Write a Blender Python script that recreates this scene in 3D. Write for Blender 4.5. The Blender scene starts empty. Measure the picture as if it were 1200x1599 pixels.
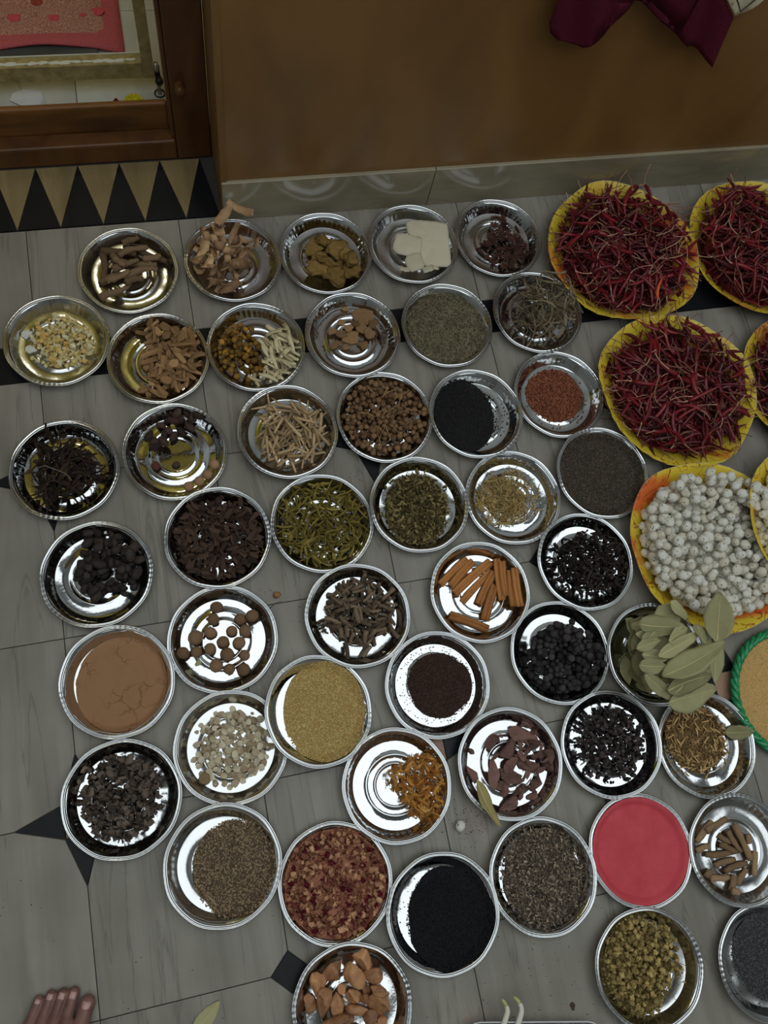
import bpy, bmesh, math, random
import numpy as np
from mathutils import Matrix, Vector

rng = np.random.default_rng(11)
random.seed(11)
scene = bpy.context.scene
COL = scene.collection
PI = math.pi

# ------------------------------------------------------------------ camera, light, exposure
CAM_H = 1.45
cam_data = bpy.data.cameras.new('camera')
cam = bpy.data.objects.new('camera', cam_data)
COL.objects.link(cam)
cam.matrix_world = Matrix(((0.97050526, 0.14347048, -0.19374149, 0.0),
                           (-0.19184770, 0.94628386, -0.26027162, 0.0),
                           (0.14599315, 0.28976384, 0.94589794, CAM_H),
                           (0, 0, 0, 1)))
cam_data.sensor_fit = 'VERTICAL'
cam_data.sensor_height = 24.0
cam_data.lens = 24.0 * 1315.96 / 1599.0
cam_data.clip_start = 0.02
scene.camera = cam

vs = scene.view_settings
scene.display_settings.display_device = 'sRGB'
vs.view_transform = 'Standard'
vs.look = 'None'
vs.gamma = 1.0
vs.use_curve_mapping = False
vs.exposure = 0.60
try:
    scene.cycles.use_denoising = True
except Exception:
    pass

world = bpy.data.worlds.new('world')
scene.world = world
world.use_nodes = True
world.node_tree.nodes['Background'].inputs[0].default_value = (0.9, 0.95, 1.0, 1)
world.node_tree.nodes['Background'].inputs[1].default_value = 0.05

PANEL_POWER = 1.12        # emission strength of the glowing sheet added in place of the lit ceiling
PORCH_POWER = 11.0       # emission strength of the unseen warm lamp added beyond the door
PANEL_LOC = (0.62, -0.04)
PANEL_SIZE = (3.15, 2.0)


# ------------------------------------------------------------------ colour + material helpers
GAIN = 2.1
DESAT = 0.04


def lin(c):
    return [((v / 255.0) / 12.92 if v / 255.0 <= 0.04045 else ((v / 255.0 + 0.055) / 1.055) ** 2.4) for v in c]


def alb(c, gain=None):
    g = GAIN if gain is None else gain
    v3 = lin(c)
    y = 0.3 * v3[0] + 0.6 * v3[1] + 0.1 * v3[2]
    return tuple(min(0.88, (v * (1 - DESAT) + y * DESAT) * g) for v in v3) + (1.0,)


def new_mat(name):
    m = bpy.data.materials.new(name)
    m.use_nodes = True
    nt = m.node_tree
    return m, nt, nt.nodes['Principled BSDF']


def organic(name, c1, c2=None, rough=0.85, scale=120.0, bump=0.25, vary='object', gain=None, dist=0.002,
            trans=0.0, spec=0.15, mixnoise=0.35, extra=None):
    """dried plant matter: colour runs between c1 and c2 by piece and by fine noise"""
    m, nt, b = new_mat(name)
    n, l = nt.nodes, nt.links
    if c2 is None:
        c2 = tuple(min(255, int(v * 1.35 + 6)) for v in c1)
    tc = n.new('ShaderNodeTexCoord')
    nz = n.new('ShaderNodeTexNoise')
    nz.inputs['Scale'].default_value = scale
    nz.inputs['Detail'].default_value = 4
    l.new(tc.outputs['Object'], nz.inputs['Vector'])
    if vary == 'object':
        rnd = n.new('ShaderNodeObjectInfo').outputs['Random']
    elif vary == 'island':
        rnd = n.new('ShaderNodeNewGeometry').outputs['Random Per Island']
    else:
        rnd = None
    ramp = n.new('ShaderNodeValToRGB')
    ramp.color_ramp.elements[0].color = alb(c1, gain)
    ramp.color_ramp.elements[1].color = alb(c2, gain)
    if rnd is not None:
        mx = n.new('ShaderNodeMix')
        mx.data_type = 'FLOAT'
        mx.inputs['Factor'].default_value = mixnoise
        l.new(rnd, mx.inputs['A'])
        l.new(nz.outputs['Fac'], mx.inputs['B'])
        l.new(mx.outputs['Result'], ramp.inputs['Fac'])
        ramp.color_ramp.elements[0].position = 0.14
        ramp.color_ramp.elements[1].position = 0.84
    else:
        l.new(nz.outputs['Fac'], ramp.inputs['Fac'])
        ramp.color_ramp.elements[0].position = 0.3
        ramp.color_ramp.elements[1].position = 0.7
    col = ramp.outputs['Color']
    if extra:                                     # third colour for a share of the pieces
        c3, share = extra
        gt = n.new('ShaderNodeMath')
        gt.operation = 'GREATER_THAN'
        gt.inputs[1].default_value = 1.0 - share
        l.new(rnd, gt.inputs[0])
        mc = n.new('ShaderNodeMix')
        mc.data_type = 'RGBA'
        l.new(gt.outputs[0], mc.inputs['Factor'])
        l.new(col, mc.inputs['A'])
        mc.inputs['B'].default_value = alb(c3, gain)
        col = mc.outputs['Result']
    l.new(col, b.inputs['Base Color'])
    b.inputs['Roughness'].default_value = rough
    b.inputs['Specular IOR Level'].default_value = spec
    if trans:
        b.inputs['Transmission Weight'].default_value = trans
    if bump:
        bp = n.new('ShaderNodeBump')
        bp.inputs['Strength'].default_value = bump
        bp.inputs['Distance'].default_value = dist
        l.new(nz.outputs['Fac'], bp.inputs['Height'])
        l.new(bp.outputs['Normal'], b.inputs['Normal'])
    return m


def foil_mat(name, tint=(0.80, 0.80, 0.78), rough=0.2):
    m, nt, b = new_mat(name)
    n, l = nt.nodes, nt.links
    b.inputs['Base Color'].default_value = (*tint, 1)
    b.inputs['Metallic'].default_value = 1.0
    tc = n.new('ShaderNodeTexCoord')
    oi = n.new('ShaderNodeObjectInfo')
    ad = n.new('ShaderNodeVectorMath')
    ad.operation = 'ADD'
    l.new(tc.outputs['Object'], ad.inputs[0])
    l.new(oi.outputs['Random'], ad.inputs[1])
    nz = n.new('ShaderNodeTexNoise')
    nz.inputs['Scale'].default_value = 26
    nz.inputs['Detail'].default_value = 5
    nz.inputs['Roughness'].default_value = 0.6
    l.new(ad.outputs['Vector'], nz.inputs['Vector'])
    bp = n.new('ShaderNodeBump')
    bp.inputs['Strength'].default_value = 0.13
    bp.inputs['Distance'].default_value = 0.004
    l.new(nz.outputs['Fac'], bp.inputs['Height'])
    l.new(bp.outputs['Normal'], b.inputs['Normal'])
    mr = n.new('ShaderNodeMapRange')
    mr.inputs['To Min'].default_value = rough * 0.6
    mr.inputs['To Max'].default_value = rough * 1.5
    l.new(nz.outputs['Fac'], mr.inputs['Value'])
    l.new(mr.outputs['Result'], b.inputs['Roughness'])
    return m


def plain(name, c, rough=0.6, metal=0.0, gain=None, spec=0.5, emit=0.0):
    m, nt, b = new_mat(name)
    b.inputs['Base Color'].default_value = alb(c, gain)
    b.inputs['Roughness'].default_value = rough
    b.inputs['Metallic'].default_value = metal
    b.inputs['Specular IOR Level'].default_value = spec
    if emit:
        b.inputs['Emission Color'].default_value = (*lin(c), 1)
        b.inputs['Emission Strength'].default_value = emit
    return m


def stone_mat(name, c1, c2, rough=0.35, streak=(28, 2.2, 1), vein=0.35, gain=None, offset=True, bump=0.04, spec=0.3):
    """polished stone with long veins along its local Y"""
    m, nt, b = new_mat(name)
    n, l = nt.nodes, nt.links
    tc = n.new('ShaderNodeTexCoord')
    src = tc.outputs['Object']
    if offset:
        oi = n.new('ShaderNodeObjectInfo')
        mu = n.new('ShaderNodeMath')
        mu.operation = 'MULTIPLY'
        mu.inputs[1].default_value = 37.0
        l.new(oi.outputs['Random'], mu.inputs[0])
        ad = n.new('ShaderNodeVectorMath')
        ad.operation = 'ADD'
        l.new(src, ad.inputs[0])
        l.new(mu.outputs[0], ad.inputs[1])
        src = ad.outputs['Vector']
    mp = n.new('ShaderNodeMapping')
    mp.inputs['Scale'].default_value = streak
    mp.inputs['Rotation'].default_value = (0, 0, 0.05)
    l.new(src, mp.inputs['Vector'])
    nz = n.new('ShaderNodeTexNoise')
    nz.inputs['Scale'].default_value = 1.0
    nz.inputs['Detail'].default_value = 6
    nz.inputs['Distortion'].default_value = 0.6
    l.new(mp.outputs['Vector'], nz.inputs['Vector'])
    ramp = n.new('ShaderNodeValToRGB')
    ramp.color_ramp.elements[0].position = 0.30
    ramp.color_ramp.elements[1].position = 0.70
    ramp.color_ramp.elements[0].color = alb(c1, gain)
    ramp.color_ramp.elements[1].color = alb(c2, gain)
    l.new(nz.outputs['Fac'], ramp.inputs['Fac'])
    # thin dark veins
    nz2 = n.new('ShaderNodeTexNoise')
    nz2.inputs['Scale'].default_value = 0.55
    nz2.inputs['Detail'].default_value = 8
    nz2.inputs['Distortion'].default_value = 1.2
    l.new(mp.outputs['Vector'], nz2.inputs['Vector'])
    vr = n.new('ShaderNodeValToRGB')
    e = vr.color_ramp.elements
    e[0].position, e[0].color = 0.485, (0, 0, 0, 1)
    e[1].position, e[1].color = 0.515, (0, 0, 0, 1)
    mid = vr.color_ramp.elements.new(0.5)
    mid.color = (1, 1, 1, 1)
    l.new(nz2.outputs['Fac'], vr.inputs['Fac'])
    ml = n.new('ShaderNodeMath')
    ml.operation = 'MULTIPLY'
    ml.inputs[1].default_value = vein
    l.new(vr.outputs['Color'], ml.inputs[0])
    mc = n.new('ShaderNodeMix')
    mc.data_type = 'RGBA'
    l.new(ml.outputs[0], mc.inputs['Factor'])
    l.new(ramp.outputs['Color'], mc.inputs['A'])
    mc.inputs['B'].default_value = alb([v * 0.55 for v in c1], gain)
    # grime
    nz3 = n.new('ShaderNodeTexNoise')
    nz3.inputs['Scale'].default_value = 9
    nz3.inputs['Detail'].default_value = 8
    l.new(src, nz3.inputs['Vector'])
    gr = n.new('ShaderNodeValToRGB')
    gr.color_ramp.elements[0].position = 0.25
    gr.color_ramp.elements[0].color = (0.72, 0.71, 0.68, 1)
    gr.color_ramp.elements[1].position = 0.6
    gr.color_ramp.elements[1].color = (1, 1, 1, 1)
    l.new(nz3.outputs['Fac'], gr.inputs['Fac'])
    mm = n.new('ShaderNodeMix')
    mm.data_type = 'RGBA'
    mm.blend_type = 'MULTIPLY'
    mm.inputs['Factor'].default_value = 0.6
    l.new(mc.outputs['Result'], mm.inputs['A'])
    l.new(gr.outputs['Color'], mm.inputs['B'])
    l.new(mm.outputs['Result'], b.inputs['Base Color'])
    b.inputs['Specular IOR Level'].default_value = spec
    mr = n.new('ShaderNodeMapRange')
    mr.inputs['To Min'].default_value = rough * 1.35
    mr.inputs['To Max'].default_value = rough * 0.75
    l.new(nz3.outputs['Fac'], mr.inputs['Value'])
    l.new(mr.outputs['Result'], b.inputs['Roughness'])
    bp = n.new('ShaderNodeBump')
    bp.inputs['Strength'].default_value = bump
    bp.inputs['Distance'].default_value = 0.002
    l.new(nz3.outputs['Fac'], bp.inputs['Height'])
    l.new(bp.outputs['Normal'], b.inputs['Normal'])
    return m


def wood_mat(name, c1, c2, rough=0.4, scale=(3, 30, 30), gain=None, blotch=0.35, rot=(0, 0, 0), coat=0.0):
    m, nt, b = new_mat(name)
    n, l = nt.nodes, nt.links
    tc = n.new('ShaderNodeTexCoord')
    mp = n.new('ShaderNodeMapping')
    mp.inputs['Scale'].default_value = scale
    mp.inputs['Rotation'].default_value = rot
    l.new(tc.outputs['Object'], mp.inputs['Vector'])
    nz = n.new('ShaderNodeTexNoise')
    nz.inputs['Scale'].default_value = 1.5
    nz.inputs['Detail'].default_value = 7
    nz.inputs['Distortion'].default_value = 0.8
    l.new(mp.outputs['Vector'], nz.inputs['Vector'])
    ramp = n.new('ShaderNodeValToRGB')
    ramp.color_ramp.elements[0].position = 0.3
    ramp.color_ramp.elements[1].position = 0.72
    ramp.color_ramp.elements[0].color = alb(c1, gain)
    ramp.color_ramp.elements[1].color = alb(c2, gain)
    l.new(nz.outputs['Fac'], ramp.inputs['Fac'])
    n2 = n.new('ShaderNodeTexNoise')
    n2.inputs['Scale'].default_value = 4.5
    n2.inputs['Detail'].default_value = 3
    l.new(tc.outputs['Object'], n2.inputs['Vector'])
    r2 = n.new('ShaderNodeValToRGB')
    r2.color_ramp.elements[0].position = 0.35
    r2.color_ramp.elements[0].color = (0.62, 0.6, 0.56, 1)
    r2.color_ramp.elements[1].position = 0.65
    l.new(n2.outputs['Fac'], r2.inputs['Fac'])
    mm = n.new('ShaderNodeMix')
    mm.data_type = 'RGBA'
    mm.blend_type = 'MULTIPLY'
    mm.inputs['Factor'].default_value = blotch
    l.new(ramp.outputs['Color'], mm.inputs['A'])
    l.new(r2.outputs['Color'], mm.inputs['B'])
    l.new(mm.outputs['Result'], b.inputs['Base Color'])
    b.inputs['Roughness'].default_value = rough
    b.inputs['Coat Weight'].default_value = coat
    bp = n.new('ShaderNodeBump')
    bp.inputs['Strength'].default_value = 0.06
    bp.inputs['Distance'].default_value = 0.002
    l.new(nz.outputs['Fac'], bp.inputs['Height'])
    l.new(bp.outputs['Normal'], b.inputs['Normal'])
    return m


# ------------------------------------------------------------------ mesh + object helpers
def tris(F):
    out = []
    for f in F:
        for k in range(1, len(f) - 1):
            out.append((f[0], f[k], f[k + 1]))
    return np.array(out, dtype=np.int32)


def mesh_py(name, V, F, mat=None, smooth=True):
    me = bpy.data.meshes.new(name)
    me.from_pydata([tuple(map(float, v)) for v in V], [], [tuple(int(i) for i in f) for f in F])
    if smooth:
        me.polygons.foreach_set('use_smooth', [True] * len(me.polygons))
    if mat:
        me.materials.append(mat)
    me.update()
    return me


def mesh_np(name, V, T, mat=None, smooth=True):
    me = bpy.data.meshes.new(name)
    V = np.asarray(V, dtype=np.float32)
    T = np.asarray(T, dtype=np.int32)
    me.vertices.add(len(V))
    me.vertices.foreach_set('co', V.ravel())
    me.loops.add(T.size)
    me.loops.foreach_set('vertex_index', T.ravel())
    me.polygons.add(len(T))
    me.polygons.foreach_set('loop_start', np.arange(0, T.size, 3, dtype=np.int32))
    me.polygons.foreach_set('loop_total', np.full(len(T), 3, dtype=np.int32))
    if smooth:
        me.polygons.foreach_set('use_smooth', np.ones(len(T), dtype=bool))
    if mat:
        me.materials.append(mat)
    me.update(calc_edges=True)
    return me


def obj(name, me, parent=None, loc=(0, 0, 0), rot=None, scale=None):
    o = bpy.data.objects.new(name, me)
    COL.objects.link(o)
    if parent is not None:
        o.parent = parent
    o.location = loc
    if rot is not None:
        o.rotation_euler = rot
    if scale is not None:
        o.scale = (scale,) * 3 if np.isscalar(scale) else scale
    return o


def tag(o, label=None, cat=None, group=None, kind=None):
    if label:
        o['label'] = label
    if cat:
        o['category'] = cat
    if group:
        o['group'] = group
    if kind:
        o['kind'] = kind
    return o


def empty(name, loc=(0, 0, 0)):
    return obj(name, None, loc=loc)


def box_vf(x0, x1, y0, y1, z0, z1):
    V = [(x0, y0, z0), (x1, y0, z0), (x1, y1, z0), (x0, y1, z0), (x0, y0, z1), (x1, y0, z1), (x1, y1, z1), (x0, y1, z1)]
    F = [(0, 3, 2, 1), (4, 5, 6, 7), (0, 1, 5, 4), (1, 2, 6, 5), (2, 3, 7, 6), (3, 0, 4, 7)]
    return V, F


def box_me(name, x0, x1, y0, y1, z0, z1, mat, bevel=0.0, seg=2):
    V, F = box_vf(x0, x1, y0, y1, z0, z1)
    if not bevel:
        return mesh_py(name, V, F, mat, smooth=False)
    bm = bmesh.new()
    vs_ = [bm.verts.new(v) for v in V]
    for f in F:
        bm.faces.new([vs_[i] for i in f])
    bmesh.ops.bevel(bm, geom=list(bm.edges), offset=bevel, segments=seg, affect='EDGES', profile=0.5)
    me = bpy.data.meshes.new(name)
    bm.to_mesh(me)
    bm.free()
    me.materials.append(mat)
    return me


def prism_me(name, poly, z0, z1, mat, chamfer=0.0):
    """extruded polygon (counter-clockwise), optional chamfered top edge"""
    n = len(poly)
    P = np.array(poly, dtype=float)
    V = [(*p, z0) for p in P] + [(*p, z1 - chamfer) for p in P]
    F = [tuple(range(n))[::-1]]
    F += [(i, (i + 1) % n, n + (i + 1) % n, n + i) for i in range(n)]
    if chamfer:
        # inset along the edge normals
        ins = []
        for i in range(n):
            a, b, c = P[i - 1], P[i], P[(i + 1) % n]
            e1 = (b - a) / np.linalg.norm(b - a)
            e2 = (c - b) / np.linalg.norm(c - b)
            n1 = np.array((-e1[1], e1[0]))
            n2 = np.array((-e2[1], e2[0]))
            nn = n1 + n2
            k = nn @ nn
            ins.append(b + nn * (2 * chamfer / k if k > 0.3 else chamfer))
        V += [(*p, z1) for p in ins]
        F += [(n + i, n + (i + 1) % n, 2 * n + (i + 1) % n, 2 * n + i) for i in range(n)]
        F.append(tuple(range(2 * n, 3 * n)))
    else:
        F.append(tuple(range(n, 2 * n)))
    return mesh_py(name, V, F, mat, smooth=False)


def struct(name, me, parent=None, loc=(0, 0, 0), rot=None):
    o = obj(name, me, parent, loc, rot)
    if parent is None:
        o['kind'] = 'structure'
    return o


def tube_vf(path, radii, sides=6, flat=1.0, cap=True, twist=0.0):
    """tube along a path; flat < 1 squashes the cross-section in its second direction"""
    path = np.asarray(path, float)
    n = len(path)
    radii = np.full(n, radii) if np.isscalar(radii) else np.asarray(radii, float)
    V, F = [], []
    up = np.array((0, 0, 1.0))
    for i in range(n):
        t = path[min(i + 1, n - 1)] - path[max(i - 1, 0)]
        t = t / (np.linalg.norm(t) + 1e-12)
        s = np.cross(up, t)
        if np.linalg.norm(s) < 1e-3:
            s = np.array((1.0, 0, 0))
        s /= np.linalg.norm(s)
        u = np.cross(t, s)
        for k in range(sides):
            a = 2 * PI * k / sides + twist * i
            V.append(path[i] + radii[i] * (math.cos(a) * s + flat * math.sin(a) * u))
    for i in range(n - 1):
        for k in range(sides):
            a, b = i * sides + k, i * sides + (k + 1) % sides
            F.append((a, b, b + sides, a + sides))
    if cap:
        F.append(tuple(range(sides))[::-1])
        F.append(tuple(range((n - 1) * sides, n * sides)))
    return np.array(V), F


_ICO = {}


def ico(sub):
    if sub not in _ICO:
        bm = bmesh.new()
        bmesh.ops.create_icosphere(bm, subdivisions=sub, radius=1.0)
        bm.verts.ensure_lookup_table()
        V = np.array([v.co[:] for v in bm.verts])
        F = [tuple(v.index for v in f.verts) for f in bm.faces]
        bm.free()
        _ICO[sub] = (V, F)
    V, F = _ICO[sub]
    return V.copy(), list(F)


def wob(V, amp, freq, seed):
    """smooth random field on points"""
    r = np.random.default_rng(seed)
    out = np.zeros(len(V))
    for _ in range(5):
        k = r.normal(size=3) * freq
        out += np.sin(V @ k + r.uniform(0, 6.28)) * amp / 2.2
    return out


def blob_vf(rx, ry, rz, sub=2, amp=0.12, freq=2.5, seed=0, flatbot=False):
    V, F = ico(sub)
    V = V * (1 + wob(V, amp, freq, seed))[:, None]
    V = V * np.array((rx, ry, rz))
    return V, F


def hull_vf(pts):
    bm = bmesh.new()
    for p in pts:
        bm.verts.new(p)
    r = bmesh.ops.convex_hull(bm, input=list(bm.verts))
    junk = [g for g in r['geom_interior'] if isinstance(g, bmesh.types.BMVert)]
    junk += [g for g in r['geom_unused'] if isinstance(g, bmesh.types.BMVert)]
    if junk:
        bmesh.ops.delete(bm, geom=list(set(junk)), context='VERTS')
    bm.verts.ensure_lookup_table()
    bm.verts.index_update()
    V = np.array([v.co[:] for v in bm.verts])
    F = [tuple(v.index for v in f.verts) for f in bm.faces]
    bm.free()
    return V, F


def shard_vf(rx, ry, rz, seed, n=12):
    r = np.random.default_rng(seed)
    p = r.normal(size=(n, 3))
    p /= np.linalg.norm(p, axis=1)[:, None]
    p *= r.uniform(0.75, 1.0, size=(n, 1))
    return hull_vf(p * np.array((rx, ry, rz)))


def rock_vf(rx, ry, rz, seed, planes=10, sub=3, rough=0.04, cut=(.55, .9)):
    """broken lump: a ball cut by random planes, so it has flat faces and crisp edges"""
    r = np.random.default_rng(seed)
    V, F = ico(sub)
    for _ in range(planes):
        n = r.normal(size=3)
        n /= np.linalg.norm(n)
        d = r.uniform(*cut)
        over = np.maximum(0, V @ n - d)
        V = V - over[:, None] * n
    V = V * (1 + wob(V, rough, 6.0, seed + 1) + wob(V, rough * .5, 13.0, seed + 2))[:, None]
    V = V / np.abs(V).max(0)
    return V * np.array((rx, ry, rz)), F


def chip_vf(rx, ry, th, seed, n=9, irr=0.22, bend=0.0, square=0.0):
    """flat irregular slab with rounded edge"""
    r = np.random.default_rng(seed)
    a = np.sort(np.linspace(0, 2 * PI, n, endpoint=False) + r.uniform(-.2, .2, n))
    c, s = np.cos(a), np.sin(a)
    k = (1 - square) + square / np.maximum(np.abs(c), np.abs(s))
    rad = (1 + r.uniform(-irr, irr, n)) * k
    ox, oy = rad * c * rx, rad * s * ry
    V, F = [], []
    for sc, z in ((0.86, -th / 2), (1.0, -th * .22), (1.0, th * .22), (0.86, th / 2)):
        for i in range(n):
            V.append((ox[i] * sc, oy[i] * sc, z + r.uniform(-.12, .12) * th))
    for L in range(3):
        for i in range(n):
            j = (i + 1) % n
            F.append((L * n + i, L * n + j, (L + 1) * n + j, (L + 1) * n + i))
    V.append((0, 0, -th / 2))
    V.append((0, 0, th / 2 * r.uniform(.7, 1.4)))
    F += [(4 * n, (i + 1) % n, i) for i in range(n)]
    F += [(4 * n + 1, 3 * n + i, 3 * n + (i + 1) % n) for i in range(n)]
    V = np.array(V)
    if bend:
        V[:, 2] += bend * (V[:, 0] / rx) ** 2 * rx
    return V, F


def ribbon_vf(L, w, th, seed, curl=1.0, twist=0.6, n=7, wave=0.0):
    """curled strip with thickness: bark peel, petal, shred"""
    r = np.random.default_rng(seed)
    V, F = [], []
    ang = 0.0
    p = np.zeros(3)
    d = curl / (n - 1)
    ph = r.uniform(0, 6)
    for i in range(n):
        t = i / (n - 1)
        ww = w / 2 * (0.45 + 0.55 * math.sin(PI * (0.15 + 0.7 * t))) * r.uniform(.85, 1.15)
        tw = twist * (t - .5) + wave * math.sin(5 * t + ph)
        f = np.array((math.cos(ang), 0, math.sin(ang)))
        u = np.array((-math.sin(ang), 0, math.cos(ang)))
        s = np.array((0, 1.0, 0))
        s2 = s * math.cos(tw) + u * math.sin(tw)
        u2 = -s * math.sin(tw) + u * math.cos(tw)
        for a, b in ((-1, -1), (1, -1), (1, 1), (-1, 1)):
            V.append(p + s2 * ww * a + u2 * th / 2 * b)
        p = p + f * (L / (n - 1))
        ang += d * r.uniform(.5, 1.5)
    for i in range(n - 1):
        for k in range(4):
            a, b = i * 4 + k, i * 4 + (k + 1) % 4
            F.append((a, b, b + 4, a + 4))
    F += [(3, 2, 1, 0), tuple(range(4 * n - 4, 4 * n))]
    V = np.array(V)
    V -= (V.max(0) + V.min(0)) / 2
    return V, F


def stick_vf(L, r0, seed, bend=0.15, taper=0.5, sides=6, n=5, knob=0.12, flat=1.0):
    r = np.random.default_rng(seed)
    t = np.linspace(-.5, .5, n)
    b1, b2 = r.uniform(-bend, bend, 2)
    path = np.stack([t * L, L * (b1 * (0.25 - t * t) * 2 + b2 * t ** 3 * 4), L * .25 * r.uniform(-bend, bend) * (0.25 - t * t)], 1)
    path[:, 1] -= path[:, 1].mean()
    rad = r0 * (1 - taper * (t + .5)) * (1 + r.uniform(-knob, knob, n))
    return tube_vf(path, rad, sides, flat)


def join_vf(parts):
    V, F, o = [], [], 0
    for v, f in parts:
        V.append(np.asarray(v))
        F += [tuple(i + o for i in q) for q in f]
        o += len(v)
    return np.concatenate(V), F


class Template:
    """a piece shape with shared mesh data and sample points for stacking"""

    def __init__(self, name, vf, mat, smooth=True, kids=()):
        V, F = vf
        V = np.asarray(V, float)
        self.V, self.T = V, tris(F)
        cent = V[self.T].mean(1)
        self.S = np.concatenate([V, cent])
        self.ext = np.abs(V[:, :2]).max(0)
        self.me = mesh_py(name, V, F, mat, smooth)
        self.kids = kids            # (name, mesh) parts
        self.far = None             # points that count for the heap's outer limit


# ------------------------------------------------------------------ foil plate profile (metres)
PR = 0.0915
PROFILE = np.array([(0, .9), (12, .9), (30, .9), (32, 1.0), (33.5, 2.0), (35, 2.0), (36.5, .9), (46, .8), (47.5, 1.9),
                    (49.5, 1.9), (51, .8), (60, .7), (68, .7), (70.5, 1.2), (72, 3.0), (76, 9.0), (80, 15.2), (82.2, 18.2),
                    (83.4, 19.0), (84.6, 20.6), (85.8, 21.2), (87.0, 20.4), (88.0, 20.0), (89.0, 20.8), (90.2, 21.4),
                    (91.2, 20.6), (91.5, 19.4), (90.8, 18.6)]) / 1000.0
BASE_R = PROFILE[:-2, 0]
BASE_Z = PROFILE[:-2, 1]


def base_z(r):
    return np.where(r < 0.0916, np.interp(r, BASE_R, BASE_Z) + 0.0003, 0.0003)


CELL = 0.0014


class Heap:
    def __init__(self, cx, cy, z0=0.0, half=0.098, base=None):
        self.cx, self.cy, self.z0 = cx, cy, z0
        self.n = int(2 * half / CELL) + 1
        self.half = half
        g = (np.arange(self.n) + .5) * CELL - half
        X, Y = np.meshgrid(g, g, indexing='ij')
        self.X, self.Y = X, Y
        r = np.hypot(X, Y)
        self.H = (base_z(r) if base is None else base(X, Y)).copy()

    def idx(self, x, y):
        i = np.clip(((np.asarray(x) + self.half) / CELL).astype(int), 0, self.n - 1)
        j = np.clip(((np.asarray(y) + self.half) / CELL).astype(int), 0, self.n - 1)
        return i, j

    def h(self, x, y, rad=0.003):
        i, j = self.idx(x, y)
        k = max(1, int(rad / CELL))
        return float(self.H[max(0, i - k):i + k + 1, max(0, j - k):j + k + 1].mean())

    def drop(self, S, ext, x, y, yaw, sink=0.0, align=True, jit=0.12, maxtilt=0.6, lim=None, roll=None, base_rot=None, far=None):
        ex, ey = max(ext[0], .001), max(ext[1], .001)
        c, s = math.cos(yaw), math.sin(yaw)
        pitch = rl = 0.0
        if align:
            a, b = .8 * ex, .8 * ey
            pitch = math.atan2(self.h(x + c * a, y + s * a) - self.h(x - c * a, y - s * a), 2 * a)
            rl = math.atan2(self.h(x - s * b, y + c * b) - self.h(x + s * b, y - c * b), 2 * b)
            pitch = max(-maxtilt, min(maxtilt, pitch))
            rl = max(-maxtilt, min(maxtilt, rl))
        pitch += rng.normal() * jit
        rl += rng.normal() * jit
        M = Matrix.Rotation(yaw, 3, 'Z') @ Matrix.Rotation(-pitch, 3, 'Y') @ Matrix.Rotation(rl if roll is None else roll, 3, 'X')
        if base_rot is not None:
            M = M @ base_rot
        W = S @ np.array(M).T
        if lim is not None:
            Q = W if far is None else far @ np.array(M).T
            for _ in range(4):
                rr = np.hypot(Q[:, 0] + x, Q[:, 1] + y)
                k = rr.argmax()
                if rr[k] <= lim:
                    break
                d = (rr[k] - lim) * 1.05
                dx, dy = (Q[k, 0] + x) / rr[k] * d, (Q[k, 1] + y) / rr[k] * d
                x, y = x - dx, y - dy
        i, j = self.idx(W[:, 0] + x, W[:, 1] + y)
        z = float((self.H[i, j] - W[:, 2]).max()) - sink
        np.maximum.at(self.H, (i, j), W[:, 2] + z)
        return M, x, y, z


HOURS = ['twelve', 'one', 'two', 'three', 'four', 'five', 'six', 'seven', 'eight', 'nine', 'ten', 'eleven']


def clock(x, y, R=PR):
    """where on its round plate a piece lies, read like a clock face in the picture"""
    u = x * 0.9705 - y * 0.1918
    v = x * 0.1435 + y * 0.9463
    hour = HOURS[int(round(math.degrees(math.atan2(u, v)) / 30.0)) % 12]
    r = math.hypot(x, y) / R
    if r < 0.16:
        return 'at the very centre of'
    ring = 'inner' if r < 0.40 else 'middle' if r < 0.64 else 'outer'
    return f"in the {ring} {hour} o'clock part of"


PENDING = {}


def pend(o, desc, x, y, where, z, R=PR):
    PENDING.setdefault((desc, clock(x, y, R), where), []).append((z, o))


def settle_labels():
    """pieces that share a spot are told apart by height where that can be seen"""
    for (desc, ck, where), L in PENDING.items():
        base = f"{desc} {ck} {where}"
        L.sort(key=lambda q: q[0])
        for i, (z, o) in enumerate(L):
            o['label'] = base
        if len(L) > 1:
            L[-1][1]['label'] = 'topmost ' + base
        if len(L) == 2:
            L[0][1]['label'] = 'lower ' + base
        elif len(L) > 2:
            L[0][1]['label'] = 'lowest ' + base


LIM = 0.0835


def ell(cu, cv, ru, rv, rot=0.0):
    """uniform sampler in an ellipse, plate-radius units, u to the right and v up in the picture"""
    def f():
        a, r = rng.uniform(0, 2 * PI), math.sqrt(rng.uniform())
        u, v = cu + ru * r * math.cos(a), cv + rv * r * math.sin(a)
        return (u * .986 + v * .165) * PR, (-u * .165 + v * .986) * PR
    return f


def mix(*ws):
    tot = sum(w for w, _ in ws)

    def f():
        q = rng.uniform(0, tot)
        for w, s in ws:
            q -= w
            if q <= 0:
                return s()
        return ws[-1][1]()
    return f


PLATE_POS = {}
HEAPS = {}


def add_piece(t, hp, M, x, y, z, sc, name, label, cat, group):
    o = obj(name, t.me, loc=(hp.cx + x, hp.cy + y, hp.z0 + z), rot=M.to_euler(), scale=sc)
    tag(o, label, cat, group)
    for kn, km in t.kids:
        obj(kn, km, parent=o)
    return o


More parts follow.
